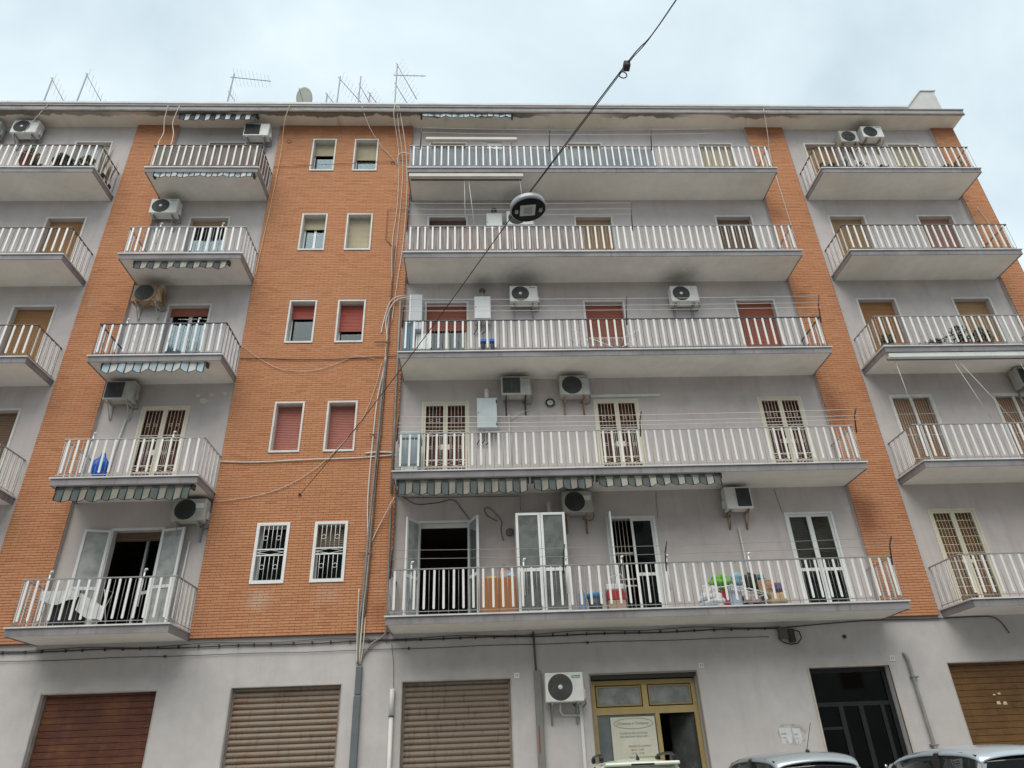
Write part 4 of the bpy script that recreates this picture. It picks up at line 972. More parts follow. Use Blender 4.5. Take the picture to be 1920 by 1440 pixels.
MB().bbox(2.66, 3.08, -.92, -.58, F1+.422, F1+.55, .03).build('lid', [WHITEP], t); MB().tube([(2.7,-.92,F1+.56),(2.75,-.94,F1+.68),(2.99,-.94,F1+.74),(3.04,-.92,F1+.6)], .012, 6).build('handle', [WHITEP], t)
tag(blob(MB(), (4.88,-.75,F1+.23), (.25,.17,.24), rs()).build('rubbish_bag', [paint('bag_clear', (.56,.54,.57), .35, .3, 9)]), 'crumpled pale plastic bag at the near end of the clutter', 'bag')
tag(blob(MB(), (4.80,-.86,F1+.07), (.17,.1,.08), rs()).build('plastic_bag', [paint('bag_white_blue', (.60,.66,.74), .4)]), 'small white plastic bag lying before the crumpled bag', 'bag')
tag(MB().lathe((5.13,-.82,F1), [(.0,0),(.15,0),(.13,.04),(.10,.34),(.0,.34)], 14).build('red_bucket', [paint('bucket_red', (.30,.01,.015), .4)]), 'dark red upturned bucket in the clutter', 'bucket')
tag(MB().bbox(5.28, 5.56, -.85, -.6, F1, F1+.40, .03).build('storage_tub', [paint('tub_pale_blue', (.42,.50,.60), .45)]), 'pale blue plastic storage tub in the clutter', 'tub')
tag(blob(MB(), (5.22,-.64,F1+.57), (.21,.13,.16), (.3,1.4,2.2)).build('shopping_bag', [paint('bag_green', (.12,.42,.02), .45, .35, 14)]), 'bright green shopping bag on top of the clutter', 'bag')
tag(blob(MB(), (5.56,-.68,F1+.62), (.12,.12,.15), rs()).build('plastic_bag', [paint('bag_sky_blue', (.28,.48,.60), .4)]), 'sky blue plastic bag beside the green shopping bag', 'bag')
tag(blob(MB(), (5.86,-.65,F1+.56), (.15,.12,.20), rs()).build('backpack', [paint('backpack_dark', (.05,.04,.035), .8)]), 'dark backpack behind the folded white rack', 'backpack')
tag(blob(MB(), (6.06,-.6,F1+.66), (.13,.08,.07), rs()).build('folded_cloth', [paint('cloth_teal', (.03,.26,.28), .9)]), 'teal cloth on top of the cardboard boxes', 'cloth')
tag(MB().bbox(5.98, 6.30, -.75, -.45, F1+.30, F1+.58, .012).build('cardboard_box', [paint('cardboard', (.42,.28,.16), .85)]), 'upper brown cardboard box in the clutter', 'box')
tag(blob(MB(), (6.34,-.70,F1+.15), (.19,.15,.16), (1.2,.4,3.1)).build('paper_sack', [paint('cardboard_light', (.52,.36,.20), .85)]), 'light brown paper sack on the floor of the clutter', 'sack')
tag(blob(MB(), (6.45,-.66,F1+.40), (.13,.11,.12), rs()).build('bundle', [paint('bundle_purple', (.16,.13,.25), .8)]), 'purplish cloth bundle at the far end of the clutter', 'bundle')
tag(blob(MB(), (6.26,-.70,F1+.45), (.10,.08,.13), rs()).build('bundle', [paint('bundle_pink', (.50,.25,.18), .8)]), 'salmon pink cloth beside the purplish bundle', 'bundle')
tag(MB().bbox(5.60, 6.05, -.8, -.55, F1, F1+.26, .02).build('crate', [paint('crate_dark', (.09,.06,.065), .7)]), 'dark plastic crate under the folded white rack', 'crate')
t = thing('folded_rack', (5.6, -.88, F1), 'white folded clothes rack lying across the clutter', 'rack')
MB().tube([(5.0,-.92,F1+.40),(5.35,-.92,F1+.44),(6.1,-.92,F1+.26)], .014, 6).build('frame_bar', [WHITEP], t); MB().tube([(5.3,-.9,F1+.36),(6.1,-.9,F1+.24)], .014, 6).build('frame_bar', [WHITEP], t); MB().tube([(5.7,-.9,F1+.38),(6.12,-.92,F1+.25)], .012, 6).build('frame_bar', [WHITEP], t); MB().tube([(5.55,-.9,F1+.08),(6.05,-.9,F1+.24)], .012, 6).build('frame_bar', [WHITEP], t)
# narrow bay
t = thing('drying_rack', (-8.4, -.6, F1), 'low drying rack with a white lace cloth on the first-floor narrow balcony', 'rack')
CL = paint('lace_white', (.68,.69,.67), .9, .1, 8)
b = MB(); n = 24
for i in range(n):
    u, v = -9.0+.75*i/n, -9.0+.75*(i+1)/n; y_ = lambda x: -.9+.02*math.sin(x*21); zb = lambda x: F1+.50+.05*math.sin(x*9+1)
    b.quad((u,y_(u),zb(u)),(v,y_(v),zb(v)),(v,-.86,F1+.74),(u,-.86,F1+.74)); b.quad((u,-.86,F1+.74),(v,-.86,F1+.74),(v,-.5,F1+.76),(u,-.5,F1+.76))
b.build('cloth', [CL], t, fix=False)
b = MB()
for i in range(n):
    u, v = -8.22+.55*i/n, -8.22+.55*(i+1)/n; y_ = lambda x: -.88+.02*math.sin(x*17); zb = lambda x: F1+.30-.22*(x+8.22)/.55+.03*math.sin(x*12)
    b.quad((u,y_(u),zb(u)),(v,y_(v),zb(v)),(v,-.84,F1+.68-.3*(v+8.22)/.55),(u,-.84,F1+.68-.3*(u+8.22)/.55))
b.build('cloth', [CL], t, fix=False)
for x in (-8.95, -7.75): MB().tube([(x,-.9,F1),(x,-.5,F1+.76),(x,-.86,F1+.74),(x,-.45,F1)], .01, 6).build('leg_frame', [WHITEP], t)
MB().bbox(-8.75, -8.15, -.84, -.5, F1, F1+.62, .05).build('dark_bundle', [paint('bundle_black', (.02,.02,.02), .8)], t)
F2 = FZ(2)
tag(blob(MB(), (-8.52,-.82,F2+.33), (.17,.12,.30), (2.2,1.1,.4)).build('plastic_bag', [paint('bag_blue', (.01,.12,.55), .35, .25, 9)]), 'bright blue plastic bag on the second-floor narrow balcony', 'bag')
# third-floor long balcony
F3 = FZ(3)
t = thing('drying_rack', (3.35, -.7, F3), 'white winged drying rack in front of the middle red shutter', 'rack')
b = MB(); b.tube([(2.85,-.9,F3+.45),(3.75,-.9,F3+.45),(3.75,-.4,F3+.45),(2.85,-.4,F3+.45),(2.85,-.9,F3+.45)], .011, 6); b.build('top_frame', [WHITEP], t)
b = MB()
for i in range(9): b.tube([(2.85,-.86+.055*i,F3+.45),(3.75,-.86+.055*i,F3+.45)], .005, 4)
b.build('wires', [WHITEP], t)
for (xa, xb) in ((2.85,2.45), (3.75,4.2)):
    b = MB(); b.tube([(xa,-.9,F3+.45),(xb,-.9,F3+.72),(xb,-.4,F3+.72),(xa,-.4,F3+.45)], .011, 6)
    for i in range(1, 5): f = i/5; b.tube([(xa+(xb-xa)*f,-.9,F3+.45+.27*f),(xa+(xb-xa)*f,-.4,F3+.45+.27*f)], .005, 4)
    b.build('wing', [WHITEP], t)
for s in (-1, 1): b = MB(); b.tube([(3.3-s*.4,-.65-s*.25,F3+.45),(3.3+s*.45,-.65-s*.25,F3+.01)], .011, 6); b.build('leg', [WHITEP], t)
t = thing('water_filter', (.30, YW, F3+1.0), 'pair of blue-headed water filters under the third-floor boiler box', 'filter')
for x in (.16, .42): MB().lathe((x, YW-.12, F3+.62), [(0,0),(.045,.01),(.05,.28),(0,.28)], 10).build('cartridge', [DARKM], t); MB().bbox(x-.09, x+.09, YW-.19, YW-.05, F3+.901, F3+1.0, .02).build('head', [paint('filter_blue', (.02,.13,.55), .4)], t)
tag(MB().bbox(-1.62, -1.24, YW-.28, YW-.002, F3+.62, F3+1.12, .02).build('meter_box', [BOXW]), 'white meter box between the blue panel and the half-lowered red shutter', 'box')
t = thing('storage_locker', (-1.5, YW, F3), 'tall grey-white locker beside the half-lowered red shutter', 'locker')
MB().bbox(-1.80, -1.46, YW-.45, YW-.002, F3+1.15, F3+2.28, .012).build('body', [paint('locker_grey', (.52,.54,.55), .5)], t); MB().bbox(-1.80, -1.76, YW-.47, YW-.451, F3+1.17, F3+2.26, .004).build('edge_strip', [ALU], t)
t = thing('storage_box', (-1.62, -.4, F2), 'grey-blue lidded plastic box at the brick end of the second-floor long balcony', 'box')
MB().bbox(-1.85, -1.38, -.7, -.2, F2+.30, F2+.95, .03).build('body', [paint('plastic_greyblue', (.24,.30,.33), .5)], t); MB().bbox(-1.87, -1.36, -.72, -.18, F2+.96, F2+1.16, .04).build('lid', [paint('plastic_greyblue_lid', (.30,.38,.40), .5)], t); MB().box(-1.8,-1.43,-.65,-.25,F2+.003,F2+.30).build('stand', [BOXW], t)
tag(MB().bbox(5.67, 5.91, .03, .08, FZ(5)+.60, FZ(5)+1.17, .01).build('hanging_mat', [paint('mat_dark_red', (.19,.03,.03), .9)]), 'dark red striped mat hung on the top long balcony wall', 'mat')

# ------------------------------------------------------------------ clothes lines
LINEW = paint('line_white', (.70,.69,.66), .6)
def line(x0, x1, k, zs, label, posts, y=-1.12, sag=.03, dark=DARKM, tilt=0.0, mt=None):
    F = FZ(k); t = thing('clothes_line', ((x0+x1)/2, y, F+.9), label, 'clothes line', 'clothes lines outside the balconies')
    for j, z in enumerate(zs):
        yy = y-.12*j*tilt; pts = [(x0+(x1-x0)*i/10, yy-.1, F+z-sag*4*(i/10)*(1-i/10)) for i in range(11)]
        MB().tube(pts, .007 if mt is None else .005, 4).build('wire', [mt or LINEW], t)
    for x in posts: MB().tube([(x, y+.08, F+.75),(x+.02, y, F+max(zs)*.5+.5),(x+.05, y-.12, F+max(zs)+.03)], .017, 5).build('bracket', [dark], t)
line(-1.85, 4.4, 4, (1.62,1.40,1.20), 'three white clothes lines across the left half of the fourth-floor long balcony', (-1.88, 4.38), sag=.02)
line(-1.85, 8.95, 3, (1.48,1.27,1.12), 'three white clothes lines along the whole third-floor long balcony', (-1.88, 3.85, 8.95), sag=.03)
line(-1.85, 9.05, 2, (1.28,1.12,1.02), 'white clothes lines along the second-floor long balcony of grilled doors', (-1.88, 3.80, 9.0), sag=.05)
line(-1.85, 8.95, 1, (1.30,1.12), 'dim clothes lines along the cluttered first-floor long balcony', (-1.88, 1.75, 3.95, 8.9), sag=.05, mt=paint('line_dim', (.30,.29,.28), .7))
line(-1.55, 7.3, 5, (1.50,1.30), 'slack clothes lines strung above the top long balcony', (-1.6, 2.25, 5.35), sag=.08)

# ------------------------------------------------------------------ cables and pipes on the brick strip and walls
CAB = paint('cable_cream', (.60,.53,.44), .6, .08, 3); CABW = paint('cable_white', (.66,.63,.58), .6); CABD = paint('cable_dark', (.05,.045,.04), .7); PIPG = paint('steel_pipe_grey', (.24,.225,.21), .55, .15, 3, metal=.2); PIPB = paint('pipe_brown', (.15,.09,.06), .6, .2, 3)
def cable(pts, r, mt, label, name='cable', n=5, smooth=True):
    if smooth and len(pts) > 2:
        P = [Vector(p) for p in pts]; q = []
        for i in range(len(P)-1):
            a, b_, c, d = P[max(i-1,0)], P[i], P[i+1], P[min(i+2,len(P)-1)]
            for j in range(6):
                t = j/6; q.append(.5*((2*b_)+(c-a)*t+(2*a-5*b_+4*c-d)*t*t+(3*b_-a-3*c+d)*t**3))
        q.append(P[-1]); pts = q
    return tag(MB().tube(pts, r, n).build(name, [mt]), label, 'cable' if 'pipe' not in name else 'pipe')
y = -.035
cable([(-2.50,-.62,20.15),(-2.52,-.6,19.7),(-2.42,-.2,19.0),(-2.36,y,18.3),(-2.33,y,16.4),(-2.41,y,15.0),(-2.35,y,13.3),(-2.39,y,12.2),(-2.43,y,10.3),(-2.42,y,9.0),(-2.47,y,8.2),(-2.50,y,6.9),(-2.52,y,5.2),(-2.50,y,4.2),(-2.55,.02,3.55)], .013, CAB, 'long cream cable from the cornice down the right of the brick strip')
cable([(-2.44,-.62,20.1),(-2.38,-.4,19.4),(-2.25,-.1,18.4),(-2.22,y,17.0),(-2.28,y,15.0),(-2.36,y,13.0)], .011, CAB, 'second cream cable dropping from the cornice beside the brick windows')
cable([(-2.38,-.62,20.1),(-2.22,-.35,19.2),(-2.12,-.08,18.3),(-2.06,y,16.8),(-2.10,y,15.0),(-2.20,y,13.6),(-2.30,y,12.2)], .011, CABW, 'pale cable along the edge where brick meets the long bay')
cable([(-5.80,-.62,20.1),(-5.92,-.5,19.5),(-6.02,y-.05,18.6),(-6.06,y,17.0),(-6.12,y,14.9),(-6.16,y,13.8)], .012, paint('cable_yellowish', (.60,.44,.26), .6), 'yellowish cable from the cornice along the left edge of the brick strip')
cable([(-3.55,-.62,20.1),(-3.3,-.4,19.4),(-2.95,-.1,18.9),(-2.7,y,18.6),(-2.36,y,18.05)], .010, CAB, 'thin cable slanting from the cornice right of the top brick windows')
cable([(-2.40,y,18.15),(-2.38,y-.05,18.45),(-2.25,y-.08,18.56),(-2.0,y-.06,18.5)], .02, CAB, 'cream cable loop bent over the top balcony corner')
cable([(-1.70,.05,12.95),(-2.0,y-.03,12.98),(-2.28,y-.04,12.80),(-2.45,y,12.3),(-2.42,y,11.9),(-2.36,y,11.4),(-2.45,y,10.6),(-2.55,y,9.8),(-2.60,y,8.6),(-2.62,y,7.2),(-2.56,y,6.2),(-2.55,y,5.2),(-2.57,y,4.2),(-2.58,.02,3.55)], .018, CABW, 'thick pale conduit arching out of the third-floor balcony and down the brick')
cable([(-1.70,.05,13.02),(-2.05,y-.03,13.05),(-2.36,y-.04,12.85),(-2.52,y,12.2),(-2.56,y,11.85)], .016, CABW, 'short pale conduit arching out above the third-floor balcony')
cable([(-2.40,y-.02,11.0),(-2.44,y-.02,10.0),(-2.48,y-.02,8.4),(-2.54,y-.02,6.6),(-2.58,y-.02,5.0),(-2.62,y-.02,4.4),(-2.60,.02,3.55)], .028, PIPG, 'grey steel riser pipe down the brick beside the cables', 'riser_pipe', 7)
cable([(-2.33,y-.02,14.85),(-2.35,y-.02,13.0),(-2.37,y-.02,11.0),(-2.41,y-.02,9.2),(-2.46,y-.02,7.2),(-2.50,y-.02,5.0),(-2.52,y-.02,4.5)], .022, PIPB, 'dark brown riser pipe from the fourth floor down the brick', 'riser_pipe', 7)
cable([(-2.60,y,16.25),(-2.60,y,15.1),(-2.42,y,14.86)], .010, PIPB, 'thin dark pipe with an elbow beside the beige closed shutter', 'thin_pipe', 5, False)
cable([(-2.60,y,16.25),(-1.99,y,16.25)], .008, PIPB, 'thin level wire from the elbow pipe to the fourth-floor balcony', 'wire', 4, False)
cable([(-2.09,y-.02,12.95),(-2.09,y-.02,11),(-2.08,y-.02,9),(-2.07,y-.02,7.3)], .03, PIPG, 'grey downpipe along the brick corner beside the long balconies', 'down_pipe', 8, False)
cable([(-2.07,y-.02,7.1),(-2.05,y-.02,5.3),(-2.03,y-.02,4.35),(-2.08,.0,4.12),(-2.30,.02,3.98),(-2.50,.03,3.75),(-2.58,.03,3.52)], .024, PIPG, 'grey pipe curving from the first-floor balcony corner into the duct', 'down_pipe', 8)
cable([(-2.68,y,5.1),(-2.66,y,4.4),(-2.63,.02,3.55)], .014, CABW, 'short white cable above the grey wall duct')
cable([(-6.18,y,11.12),(-5.0,y,11.07),(-4.0,y,11.05),(-3.0,y,11.08),(-2.0,y,11.13)], .012, CABD, 'black cable strung level across the brick below the red half-open windows', smooth=True)
cable([(-6.18,y,11.5),(-5.6,y,11.05),(-5.0,y,10.75),(-4.2,y,10.72),(-3.5,y,11.0),(-3.2,y,11.14),(-2.7,y,11.05)], .007, CAB, 'thin slack wire sagging under the black level cable')
cable([(-6.20,y,8.22),(-5.4,y,8.18),(-4.2,y,8.22),(-3.0,y,8.24),(-2.03,y,8.30)], .015, CABW, 'white cable level across the brick under the closed red shutters')
cable([(-2.75,y,8.36),(-2.4,y,8.38),(-2.05,y,8.36)], .02, CABW, 'short white conduit at the end of the level white cable')
cable([(-6.18,y,7.22),(-5.5,y,7.28),(-4.68,y,7.50),(-3.9,y,8.0),(-3.2,y,8.8),(-2.85,y,9.4),(-2.62,y,10.2),(-2.5,y,10.9)], .008, CAB, 'thin cream wire curving up across the brick to the cable bundle')
cable([(-1.98,-.2,7.15),(-2.2,y-.05,6.75),(-2.45,y,6.2),(-2.58,y,5.6)], .014, CAB, 'cream cable slanting from the second-floor awning to the bundle')
cable([(-2.03,y,18.3),(-6.2,y,18.02)], .008, PIPB, 'thin rusty wire level under the top brick windows', 'wire', 4, False)
for (x0, x1, z, lb) in ((-2.72,-2.28,11.55,'upper'), (-2.68,-2.36,8.85,'middle'), (-2.74,-2.42,5.9,'lower')):
    tag(MB().box(x0, x1, -.075, -.055, z-.012, z+.012).build('pipe_clamp', [PIPB]), lb+' dark clamp holding the cable bundle on the brick strip', 'clamp')
# cornice cables over the narrow bay
cable([(-9.55,-.62,20.05),(-9.58,-.55,19.5),(-9.52,-.5,19.0),(-9.42,-.75,18.3),(-9.3,-.9,17.85)], .012, CAB, 'cream cable hanging from the cornice to the brown-screened balcony')
cable([(-9.2,-.62,20.05),(-9.3,-.55,19.4),(-9.15,-.6,18.8),(-8.95,-.9,17.86)], .011, CABW, 'second pale cable hanging before the striped cornice awning')
cable([(-13.2,-.62,20.1),(-13.5,-.5,19.6),(-13.9,-.3,19.0)], .011, CAB, 'thin cable dropping from the cornice to the white round-fan air conditioner')
cable([(9.45,-.62,20.05),(9.52,-.3,19.2),(9.55,y,18.3),(9.55,y,15.0)], .009, CABW, 'thin pale cable down the brick strip between the long and end bays')
cable([(15.65,y,16.3),(15.78,y,15.6),(15.82,y,14.9),(15.85,y,14.0)], .009, CABW, 'thin pale cable on the outermost brick strip')
# ground-floor wires
def wirez(z0, amp, ph, x0=-16, x1=6.3, n=60, yy=.05): return [(x0+(x1-x0)*i/n, yy, z0+amp*math.sin(i*.9+ph)+amp*.6*math.sin(i*.31+ph*2)) for i in range(n+1)]
cable(wirez(3.84,.006,0), .007, CABD, 'thin dark wire strung under the brick along the ground-floor wall', smooth=False)
cable(wirez(4.01,.010,1,x1=6.6), .014, CABD, 'dark sagging cable bundle along the top of the ground-floor wall', smooth=False)
cable(wirez(4.06,.022,2.2,x1=6.6), .009, paint('cable_grey_dirty', (.12,.11,.10), .8), 'slack grey cable looping above the dark cable bundle', smooth=False)
for i in range(52):
    x = -13.9+i*.395+random.uniform(-.06,.06)
    if x > 6.4: break
    tag(MB().bbox(x-.016, x+.016, .022, .078, 3.985, 4.045, .006).build('cable_clip', [CABD]), 'small black clip holding the cable bundle on the ground-floor wall', 'clip', 'clips of the ground-floor cable bundle')
for (x, lb) in ((-6.65,'dark wire holder above the dark red roller shutter corner'), (-1.55,'dark wire holder above the white drain pipe'), (2.3,'dark wire holder above the gold shop front')): tag(MB().bbox(x-.018, x+.018, .03, .078, 3.815, 3.865, .006).build('wire_holder', [CABD]), lb, 'clip', 'holders of the single ground-floor wire')
cable([(6.75,.05,4.02),(7.6,.05,4.07),(8.7,.05,4.11),(10,.05,4.10),(11,.05,4.12),(11.55,.05,4.08),(11.75,.05,3.75)], .012, CABD, 'dark cable running from the junction box to the end bay')
t = thing('junction_box', (6.72, GY, 3.9), 'black electrical junction with coiled cable under the first-floor balcony', 'junction box')
MB().bbox(6.52, 6.72, GY-.12, GY-.002, 3.78, 4.02, .015).build('box', [paint('junction_grey', (.10,.10,.095), .6)], t); MB().bbox(6.73, 6.86, GY-.13, GY-.002, 3.70, 3.98, .02).build('switch', [CABD], t)
b = MB(); b.tube([(6.86,GY-.06,3.96),(6.98,GY-.08,3.92),(7.0,GY-.08,3.78),(6.9,GY-.07,3.68),(6.75,GY-.06,3.66),(6.6,GY-.06,3.7),(6.5,GY-.05,3.8)], .014, 6); b.build('coiled_cable', [CABD], t)
tag(MB().lathe((8.0,GY-.004,3.79), [(0,.0),(.03,0),(.045,-.012),(.03,.004)], 12, 'y').build('wall_hole', [FAND]), 'small dark hole in the wall above the entrance door', 'hole')
# ducts
DUCT = paint('duct_grey', (.13,.15,.155), .5, .08, 2); DUCT2 = paint('duct_grey_light', (.20,.20,.19), .6, .1, 2)
t = thing('cable_duct', (-2.57, GY, 0), 'dark grey cable duct rising between two rusty roller shutters', 'duct')
MB().bbox(-2.645, -2.495, GY-.10, GY-.001, .14, 2.95, .02).build('lower_duct', [DUCT], t); MB().bbox(-2.635, -2.505, GY-.095, GY-.001, 2.955, 3.52, .02).build('upper_duct', [DUCT], t)
t = thing('drain_pipe', (-1.86, GY, 0), 'white plastic drain pipe left of the middle roller shutter', 'pipe')
MB().tube([(-1.86,GY-.06,.14),(-1.86,GY-.06,2.55)], .045, 10).build('lower_pipe', [PIPEW], t); MB().tube([(-1.86,GY-.06,2.55),(-1.86,GY-.06,3.05)], .05, 10).build('upper_pipe', [PIPEW], t); MB().tube([(-1.86,GY-.06,2.52),(-1.86,GY-.06,2.545)], .056, 10).build('clamp', [DARKM], t)
cable([(-1.84,GY-.03,3.07),(-1.86,GY-.02,3.5),(-1.92,GY-.02,3.95)], .005, CABD, 'thin dark wires rising from the white drain pipe')
t = thing('cable_duct', (1.17, GY, 0), 'grey cable duct with a rusty slit beside the teal-badged air conditioner', 'duct')
MB().bbox(1.10, 1.25, GY-.11, GY-.001, .14, 3.31, .018).build('duct', [DUCT2], t); MB().box(1.135, 1.16, GY-.114, GY-.108, 1.75, 2.25).build('rusty_slit', [paint('slit_rust', (.28,.06,.03), .7)], t); MB().tube([(1.15,GY-.03,3.31),(1.13,GY-.03,4.1)], .022, 7).build('rising_pipe', [paint('pipe_dark_dirty', (.10,.09,.08), .7)], t)
t = thing('cable_duct', (9.27, GY, 0), 'slim grey pipe with curved head between entrance door and ochre shutter', 'pipe')
MB().tube([(9.22,GY+.01,3.40),(9.23,GY-.05,3.36),(9.25,GY-.06,3.25),(9.26,GY-.06,2.4),(9.28,GY-.06,1.2),(9.28,GY-.06,.14)], .036, 9).build('pipe', [paint('pipe_greybeige', (.27,.265,.25), .6, .15, 4)], t)
for zz_ in (2.92, 1.62): MB().bbox(9.20, 9.36, GY-.10, GY-.001, zz_-.015, zz_+.015, .005).build('clamp', [DUCT2], t)

# ------------------------------------------------------------------ signs and papers
for (x, z, s_, lb) in ((.74, 3.23, '11', 'small pale house number plate 11 beside the middle roller shutter'), (4.71, 3.30, '13', 'small pale house number plate 13 beside the gold shop front'), (8.94, 3.31, '15', 'small pale house number plate 15 above the entrance door jamb')):
    t = thing('house_number', (x, GY, z), lb, 'sign')
    MB().bbox(x-.055, x+.055, GY-.014, GY-.001, z-.055, z+.055, .004).build('plate', [paint('plate_marble', (.78,.76,.72), .5)], t)
    text_mesh('digits', s_, .075, paint('digit_grey', (.12,.12,.12), .6), (x, GY-.0165, z), t)
t = thing('shop_poster', (3.05, .24, 1.5), 'cream poster with oval script logo and opening hours in the shop window', 'poster')
yp = .262
b = MB(); b.box(2.67, 3.60, yp-.004, yp, 1.50, 2.37); b.build('sheet', [paint('poster_cream', (.58,.57,.47), .8, .05, 3)], t)
INK = paint('ink_grey', (.17,.18,.17), .8); INKR = paint('ink_brown', (.30,.16,.10), .8)
b = MB(); pts = [(3.15+.41*math.cos(2*math.pi*i/40), yp-.006, 2.245+.10*math.sin(2*math.pi*i/40)) for i in range(41)]; b.tube(pts, .004, 4, cap=False); b.build('oval', [INK], t)
text_mesh('script_name', 'Christmas e Company', .075, INK, (3.12, yp-.006, 2.245), t, .001, shear=.3)
text_mesh('line', 'ACCESSORI PER LA PITTURA', .046, INK, (3.13, yp-.006, 2.06), t, .001)
text_mesh('line', 'DECORAZIONI E BELLE ARTI', .046, INK, (3.13, yp-.006, 2.00), t, .001)
text_mesh('line', 'ORARIO DI LAVORO', .05, INKR, (3.22, yp-.006, 1.82), t, .001)
text_mesh('line', '08.30 - 13.00', .05, INKR, (3.17, yp-.006, 1.755), t, .001)
text_mesh('line', '15.30 - 19.30', .05, INKR, (3.17, yp-.006, 1.69), t, .001)
text_mesh('line', 'Sabato: chiuso anche pomeriggio', .044, INKR, (3.28, yp-.006, 1.625), t, .001)
PAPER = paint('paper_white', (.64,.65,.66), .8, .05, 6)
for (x0, x1, z0, z1, lb) in ((6.12,6.38,1.75,2.05,'torn white notice left of its neighbour on the wall by the entrance'), (6.40,6.58,1.74,2.03,'torn white notice nearer the entrance door')):
    t = thing('torn_notice', ((x0+x1)/2, GY, z0), lb, 'notice'); yn = GY-.003; w_ = x1-x0
    b = MB(); b.prism([(x0,yn,z1),(x1-.02,yn,z1-.005),(x1,yn,z1-.14),(x1-.03,yn,z0+.02),(x1-.09,yn,z0+.0),(x0+w_*.5,yn,z0+.10),(x0+w_*.32,yn,z0),(x0+.03,yn,z0+.01)], (0,-.002,0)); b.build('paper', [PAPER], t)
    b = MB(); b.box(x0+.03, x0+w_*.55, yn-.0035, yn-.0025, z1-.13, z1-.10); b.box(x0+.05, x0+w_*.5, yn-.0035, yn-.0025, z1-.20, z1-.18); b.build('print', [paint('print_grey', (.33,.37,.38), .8)], t)
tag(MB().box(6.72, 7.0, GY-.03, GY-.001, 1.40, 1.52).build('letter_plate', [paint('plate_rust_brown', (.16,.07,.04), .6)]), 'rusty brown plate low beside the entrance door', 'plate')
for (x, z, w_, h_, lb) in ((11.04,2.53,.06,.03,'thin lower-set pale sticker scrap in the upper pair on the ochre shutter'), (11.16,2.55,.07,.035,'thin arched pale sticker scrap in the upper pair on the ochre shutter'), (11.08,2.37,.09,.065,'blocky pale sticker scrap nearer the shutter edge on the ochre shutter'), (11.22,2.36,.09,.065,'blocky pale sticker scrap farther from the shutter edge on the ochre shutter')):
    tag(MB().prism([(x-w_/2,.226,z-h_/2),(x+w_/2,.226,z-h_/2),(x+w_*.4,.226,z+h_*.4),(x,.226,z+h_/2),(x-w_*.45,.226,z+h_*.3)], (0,.003,0)).build('sticker_scrap', [paint('scrap_cream', (.62,.54,.40), .8)]), lb, 'sticker', 'sticker scraps on the ochre shutter')

# ------------------------------------------------------------------ street lamp on its cable
LX, LY, LZ = .79, -8.0, 8.80
t = thing('street_lamp', (LX, LY, LZ), 'oval street lamp hanging from a cable over the street', 'street lamp')
b = MB(); prof = [(.0,.12),(.10,.115),(.20,.095),(.262,.06),(.275,-.03),(.258,-.045)]
b.lathe((0,0,0), prof, 32)
sh = b.build('housing', [paint('lamp_aluminium', (.34,.355,.365), .35, .05, 4, metal=.3)], t); sh.location = (LX,LY,LZ); 
ds = MB().lathe((0,0,0), [(.0,-.052),(.252,-.052),(.262,-.040)], 32).build('underside', [paint('lamp_black', (.012,.012,.013), .55, spec=.15)], t); ds.location = (LX,LY,LZ)
MB().bbox(LX-.13, LX+.10, LY-.13, LY+.10, LZ-.068, LZ-.053, .004).build('led_panel', [paint('lamp_panel', (.46,.50,.48), .3)], t)
MB().bbox(LX-.07, LX+.05, LY-.08, LY+.05, LZ-.074, LZ-.069, .002).build('led_plate', [paint('lamp_plate', (.30,.33,.32), .3)], t)
for s in (-1, 1): MB().bbox(LX+s*.18-.025, LX+s*.18+.025, LY-.04, LY+.04, LZ-.070, LZ-.050, .006).build('latch', [GALV], t)
MB().tube([(LX,LY,LZ+.12),(LX,LY,LZ+.26)], .018, 8).build('hanger', [GALV], t)
cable([(-4.22,-.01,7.34),(-2.6,-2.6,7.72),(-.9,-5.3,8.33),(LX,LY,LZ+.25),(1.90,-10.2,9.10),(2.34,-11.15,9.03),(4.2,-15.5,9.35),(6.4,-21.9,10.3)], .008, CABD, 'dark span cable from the brick wall over the street carrying the lamp', 'span_cable')
cable([(LX,LY,LZ+.24),(1.30,-9.0,9.055),(1.91,-10.2,9.085),(2.345,-11.15,9.045),(4.21,-15.5,9.37),(6.42,-21.9,10.3)], .0065, CABD, 'second dark wire twisted along the lamp span cable', 'supply_cable')
b = MB(); c0 = Vector((1.87,-10.12,9.03)); b.tube([(c0.x+.05*math.cos(a), c0.y, c0.z+.06*math.sin(a)-.02) for a in [i*.5 for i in range(26)]], .007, 5)
b.bbox(1.87, 1.95, -10.25, -10.15, 9.03, 9.12, .01); tag(b.build('cable_splice', [CABD]), 'coiled black splice on the span cable beyond the lamp', 'cable')
tag(MB().lathe((-4.22,-.03,7.34), [(0,-.03),(.02,-.03),(.03,.0),(.03,.035)], 8, 'y').build('anchor_bolt', [DARKM]), 'small anchor bolt of the span cable in the brick', 'bolt')

t.rotation_euler = (R(2), R(-6), 0)
